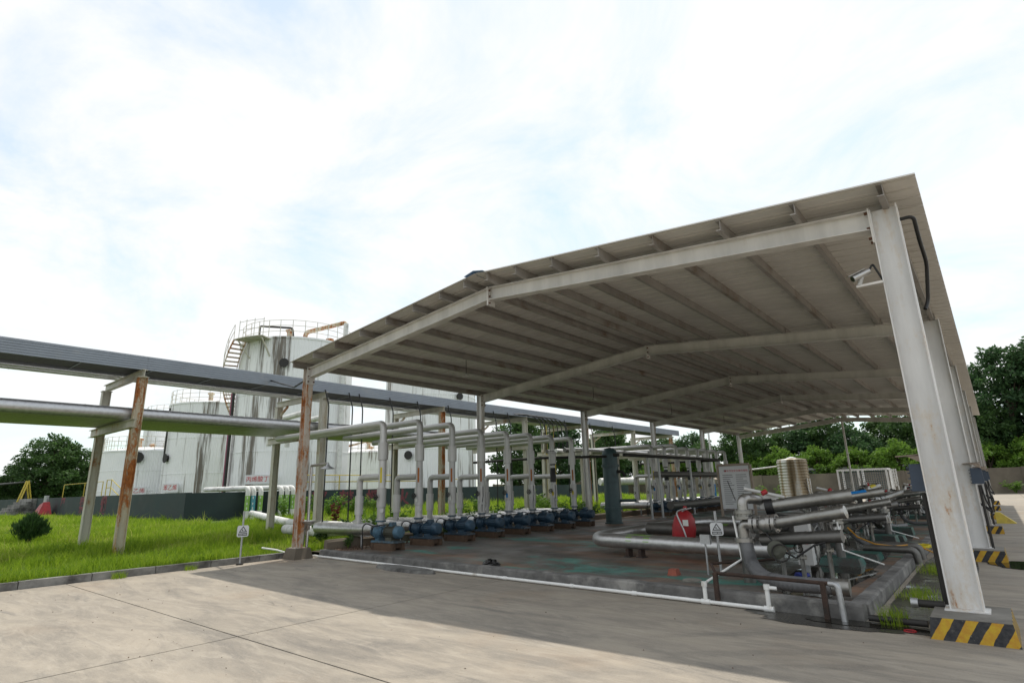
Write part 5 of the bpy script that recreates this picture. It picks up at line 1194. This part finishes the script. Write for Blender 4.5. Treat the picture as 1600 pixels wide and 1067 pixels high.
# weeds behind the pumps
def make_weed(H, R, n, seed, mat, leaf):
    t = thing('weed_plant', 'weed', 'plant', (0, 0, 0)); g = np.random.default_rng(seed); mb = MB(); P, D = [], []
    for s in range(9):
        a = g.uniform(0, 6.28); r = g.uniform(.1, 1)*R; h = H*g.uniform(.55, 1); tip = np.array([math.cos(a)*r, math.sin(a)*r, h])
        pts = [(0, 0, -.02), tuple(tip*.5+np.array([0, 0, h*.12])), tuple(tip)]; mb.tube(pts, [.010, .007, .003], 5)
        for q in range(n//9):
            f = g.uniform(.15, 1)**.7; p = tip*f+np.array([0, 0, h*.2*f*(1-f)])+g.normal(size=3)*.03; d = np.array([math.cos(a+g.normal()*1.5), math.sin(a+g.normal()*1.5), g.uniform(-.2, .6)]); P.append(p); D.append(d)
    P, D = np.array(P), np.array(D); o = bpy.data.objects.new('foliage', leaf_mesh('foliage', P, D, g.uniform(.6, 1.2, len(P))*leaf, mat, .5)); COL.objects.link(o); o.parent = t
    mb.build('stem', 'leaf_bright', t); return t
WP = [make_weed(.85, .42, 260, 21, 'leaf_bright', .12), make_weed(.65, .5, 260, 22, 'leaf_tree', .10), make_weed(1.05, .35, 220, 23, 'leaf_bright', .13), make_weed(1.2, .3, 180, 24, 'leaf_red', .12)]
WU = set()
SP_ = []
for i in range(36):
    SP_.append((random.uniform(-2.6, -.1), 1.6+.36*i+random.uniform(-.2, .2), random.choice((0, 1, 2, 0))))
for i in range(10): SP_.append((random.uniform(-13.2, -11), 6.5+.5*i, random.choice((0, 2))))
SP_ += [(-5.2, 4.5, 3), (.32, 1.25, 1), (-.1, 1.9, 1), (.45, 2.1, 1), (.5, 3.2, 1), (.5, 4.3, 1), (.48, 5.5, 1), (.5, 6.7, 1), (.5, 7.8, 1)]
# labels tell weeds apart by order along the pump row
SP_.sort(key=lambda q: q[1])
_T = ['', 'first', 'second', 'third', 'fourth', 'fifth', 'sixth', 'seventh', 'eighth', 'ninth', 'tenth', 'eleventh', 'twelfth', 'thirteenth', 'fourteenth', 'fifteenth', 'sixteenth', 'seventeenth', 'eighteenth', 'nineteenth', 'twentieth']
NUMW = _T[1:] + ['twenty-'+q for q in _T[1:10]] + ['thirtieth'] + ['thirty-'+q for q in _T[1:10]]
cnt = {}
for x, y, k in SP_:
    o = copy_tree(WP[k]) if k in WU else WP[k]
    WU.add(k); s_ = random.uniform(.7, 1.15)*(.55 if x > .2 else 1); o.location = (x, y, gz(x, y)-.01 if x < -.36 else (.075 if x < .26 else SLAB)); o.scale = (s_, s_, s_); o.rotation_euler = (0, 0, random.uniform(0, 6.28))
    zone = 'by the bund pipes' if x < -10 else ('at the pump feet' if x > .2 else 'behind the pumps')
    kind = ('bright leafy weed', 'dull green bushy weed', 'tall bright weed', 'dark red leafed plant')[k]
    cnt[(k, zone)] = cnt.get((k, zone), 0)+1
    o['label'] = '%s %s, %s from the front' % (kind, zone, NUMW[cnt[(k, zone)]-1]) if k != 3 else 'tall dark red leafed plant on the grass before the bund'
    o['group'] = 'weeds around the pumps'
# shrubs along the back wall on the right
for i, (x, y) in enumerate(((13.2, 53.0), (14.6, 52.9), (16.2, 53.0), (17.6, 52.9), (19, 53))):
    o = copy_tree(WP[0]); o.location = (x, y, 0); o.scale = (2.2, 1.4, 1.15); o.rotation_euler = (0, 0, i*1.3); o['label'] = 'bright green shrub at the foot of the back wall, %s from the canopy' % ORD[i]; o['group'] = 'shrubs at the back wall'
for i, (x, y) in enumerate(((-4.2, 36), (-3.0, 37), (-1.8, 36), (-.6, 36.5), (.6, 37), (-5.4, 37), (-6.8, 36))):
    o = copy_tree(WP[0]); o.location = (x, y, 0); o.scale = (1.7, 1.5, 1.3); o.rotation_euler = (0, 0, i*1.7); o['label'] = 'bright green shrub behind the platform, %s from the left' % ['fourth', 'fifth', 'sixth', 'seventh', 'eighth', 'third', 'second'][i]; o['group'] = 'shrubs behind the platform'

# grass blades
def grass(name, label, X, Y, Z, h, wdt):
    n = len(X); a = rng.uniform(0, 2*math.pi, n); ln = rng.uniform(.15, .75, n)*h; b = rng.uniform(0, 2*math.pi, n)
    B = np.stack([X, Y, Z], 1); S = np.stack([np.cos(a), np.sin(a), 0*a], 1)*(wdt*.5)[:, None]; Ld = np.stack([np.cos(b), np.sin(b), 0*b], 1)
    U = np.array([0, 0, 1.0])
    m1 = B+Ld*(ln*.30)[:, None]+U*(h*.55)[:, None]; tp = B+Ld*ln[:, None]+U*(h*np.sqrt(np.clip(1-(ln/h)**2*.6, .1, 1)))[:, None]
    v = np.stack([B-S, B+S, m1+S*.8, m1-S*.8, tp], 1).reshape(-1, 3)
    me = bpy.data.meshes.new(name); me.vertices.add(5*n); me.vertices.foreach_set('co', v.ravel()); me.loops.add(7*n); me.polygons.add(2*n)
    k = np.arange(n)[:, None]*5; me.loops.foreach_set('vertex_index', np.concatenate([k+np.array([[0, 1, 2, 3]]), k+np.array([[3, 2, 4]])], 1).ravel())
    ls = np.stack([np.arange(n)*7, np.arange(n)*7+4], 1).ravel(); me.polygons.foreach_set('loop_start', ls); me.update(calc_edges=True); me.materials.append(MATS['grass_blade'])
    o = bpy.data.objects.new(name, me); COL.objects.link(o); tag(o, label, 'grass'); o['kind'] = 'stuff'; return o
gzv = lambda X, Y: np.array([gz(x, y) for x, y in zip(X, Y)])
def clump_h(X, Y): return .75+.35*np.sin(X*1.3+np.sin(Y*.9)*2)*np.sin(Y*1.1+1)+.25*np.sin(X*3.1+Y*2.3)
X1 = -.38-11*rng.random(95000)**1.25; Y1_ = rng.uniform(-6.5, 7.5, 95000)
X2 = rng.uniform(-34, -10, 60000); Y2_ = rng.uniform(-5, 3.1, 60000)
X3 = rng.uniform(-14.3, -.4, 60000); Y3_ = rng.uniform(6, 38, 60000)
X4 = rng.uniform(-62, -33, 16000); Y4_ = rng.uniform(-4, 3.1, 16000)
Xs = np.concatenate([X1, X2, X3, X4]); Ys = np.concatenate([Y1_, Y2_, Y3_, Y4_])
dist = np.hypot(Xs-CAMP.x, Ys-CAMP.y)
hh = .25*rng.uniform(.45, 1.35, len(Xs))*clump_h(Xs, Ys)*np.where(rng.random(len(Xs)) < .03, 1.7, 1.0)*np.where(Xs > -1.2, .75, 1.0)*np.where(Ys > 8, 1.7, 1.0); ww = np.clip(.0085*dist/13*rng.uniform(.6, 1.5, len(Xs)), .006, .045)
grass('grass', 'bright green uncut grass covering the lawn beside the yard', Xs, Ys, gzv(Xs, Ys)-.01, np.clip(hh, .06, .6), ww)
n_ = 2600; Xk = rng.uniform(-.42, -.30, n_); Yk = rng.uniform(-9, -1.2, n_); ok = (np.sin(Yk*2.3)+np.sin(Yk*5.1+1)+.6*np.sin(Yk*11)) > .1
Xk, Yk = Xk[ok], Yk[ok]; o = grass('grass', 'long grass blades flopping over the lawn kerb', Xk, Yk, 0*Xk+.07, rng.uniform(.12, .34, len(Xk)), np.full(len(Xk), .009))
# strip of grass in the drain, tufts along joints
n_ = 5200; Xd = 11.28+rng.normal(0, .09, n_); Yd = rng.uniform(1.3, 14, n_)**1.0; ok = (np.sin(Yd*1.9)+np.sin(Yd*.7+1)) > .2
Xd, Yd = Xd[ok], Yd[ok]
grass('grass', 'thin strip of grass growing along the drain between rim and columns', Xd, Yd, 0*Xd, rng.uniform(.05, .16, len(Xd)), np.full(len(Xd), .006))
def tuft(x, y, n, r, h, label):
    a = rng.uniform(0, 6.28, n); q = rng.random(n)**.5*r
    o = grass('grass_tuft', label, q*np.cos(a), q*np.sin(a), 0*a, rng.uniform(.4, 1, n)*h, np.full(n, .005)); o.location = (x, y, 0.0); del o['kind']; o['category'] = 'grass tuft'; o['group'] = 'grass tufts'
tuft(11.22, .0, 240, .13, .22, 'tuft of grass on the wet ground beside the front plinth')
tuft(-.13, -3.2, 160, .12, .16, 'small tuft of grass sprouting at the lawn kerb foot, nearer one')
tuft(-.13, -2.0, 130, .12, .14, 'small tuft of grass sprouting at the lawn kerb foot, farther one')
# dry straw near the pump feet
n_ = 2600; Xq = rng.uniform(.28, .85, n_); Yq = rng.uniform(.8, 11, n_)
o = grass('dry_straw', 'dry brown straw and litter along the soil behind the pumps', Xq, Yq, 0*Xq+SLAB, rng.uniform(.03, .12, n_), np.full(n_, .008)); o.data.materials.clear(); o.data.materials.append(MATS['old_timber'])

# yellow gas pipes and a fan of cables beyond the third left column
for i, y in enumerate((14.0, 14.6)):
    tag(recenter(MB().cyl((-3.2, y, .2), (-3.2, y, 4.1), .035, n=8).build('gas_pipe', 'yellow_paint')), 'thin yellow vertical pipe by the third left column, %s one' % ('left' if i == 0 else 'right'), 'pipe', 'yellow pipes')
for i in range(7):
    y = 13.2+.32*i
    mb = MB().tube(fillet([(-3.5, y-1.1, 4.52), (-3.1, y-.5, 4.5), (-2.9, y, 4.25), (-2.88, y+.05, 3.3), (-2.9, y+.05, 3.0)], .5, 5), .022, 6)
    tag(recenter(mb.build('curved_cable', 'black_rubber')), 'black cable curving down from the tray beyond the second column, %s of seven' % NUMW[i], 'cable', 'curving cables')
# pale service posts and beams behind the far pumps
for i, y in enumerate((13.0, 15.6, 18.2, 20.8, 23.4, 26.0)):
    t = thing('pipe_gantry', 'pale steel goalpost gantry behind the far pumps, %s from the camera' % ORD[i], 'gantry', (-1.4, y, .1), 'goalpost frames')
    for x in (-2.4, -.5): MB().box((x-.05, y-.05, .05), (x+.05, y+.05, 2.62)).build('post', 'rack_paint', t)
    MB().box((-2.7, y-.05, 2.622), (-.2, y+.05, 2.74)).build('beam', 'rack_paint', t)
for i, x in enumerate((-.8, -1.25, -1.7, -2.15)):
    seam_pipe('service_pipe', 'pipe along the goalpost frames behind the far pumps, %s from the platform' % NUMW[i], [(x, 12.6, 2.84), (x, 26.4, 2.84)], .09, ('alu_cladding', 'alu_cladding_dirty', 'white_insulation', 'alu_cladding_dirty')[i], group='pipes on the goalpost frames', step=2.7)
# small litter: dry leaves and grit on the yard
n_ = 260; me = leaf_mesh('yard_litter', np.stack([rng.uniform(0, 12, n_), rng.uniform(-5.5, .2, n_), np.full(n_, .006)], 1), np.concatenate([rng.normal(size=(n_, 2)), np.zeros((n_, 1))], 1)+1e-4, rng.uniform(.006, .022, n_), 'old_timber', .6)
o = bpy.data.objects.new('yard_litter', me); COL.objects.link(o); tag(o, 'scattered grit and dry leaf crumbs on the concrete yard', 'litter'); o['kind'] = 'stuff'

# gauges, tags and taps that differ from riser to riser
for o in [q for q in bpy.data.objects if q.name.split('.')[0] == 'riser_pipe']:
    r_ = random.Random(o.location.y); z = r_.uniform(.85, 1.0)
    if r_.random() < .6:
        g = MB(); g.cyl((.09, -.04, z), (.16, -.08, z), .010, n=6); g.cyl((.16, -.08, z+.02), (.17, -.115, z+.02), .045, n=14); q = g.build('gauge', 'cabinet_grey'); q.parent = o
    if r_.random() < .5:
        q = MB().box((.02, -.121, 1.12), (.08, -.112, 1.24)).build('tag', ('sticker_white', 'tape_blue', 'sticker_yellow')[r_.randrange(3)]); q.parent = o
    if r_.random() < .5:
        q = MB().tube([(.10, -.05, 1.45), (.15, -.10, 1.2), (.12, -.12, .95), (.10, -.10, .78)], .010, 6).build('cable', 'black_rubber'); q.parent = o
    if r_.random() < .5:
        g = MB(); g.torus((-.86, -.16, 1.05), (0, -1, 0), .05, .009, 14, 5); g.cyl((-.86, -.08, 1.05), (-.86, -.16, 1.05), .01, n=6); q = g.build('bypass_handwheel', 'dark_iron'); q.parent = o
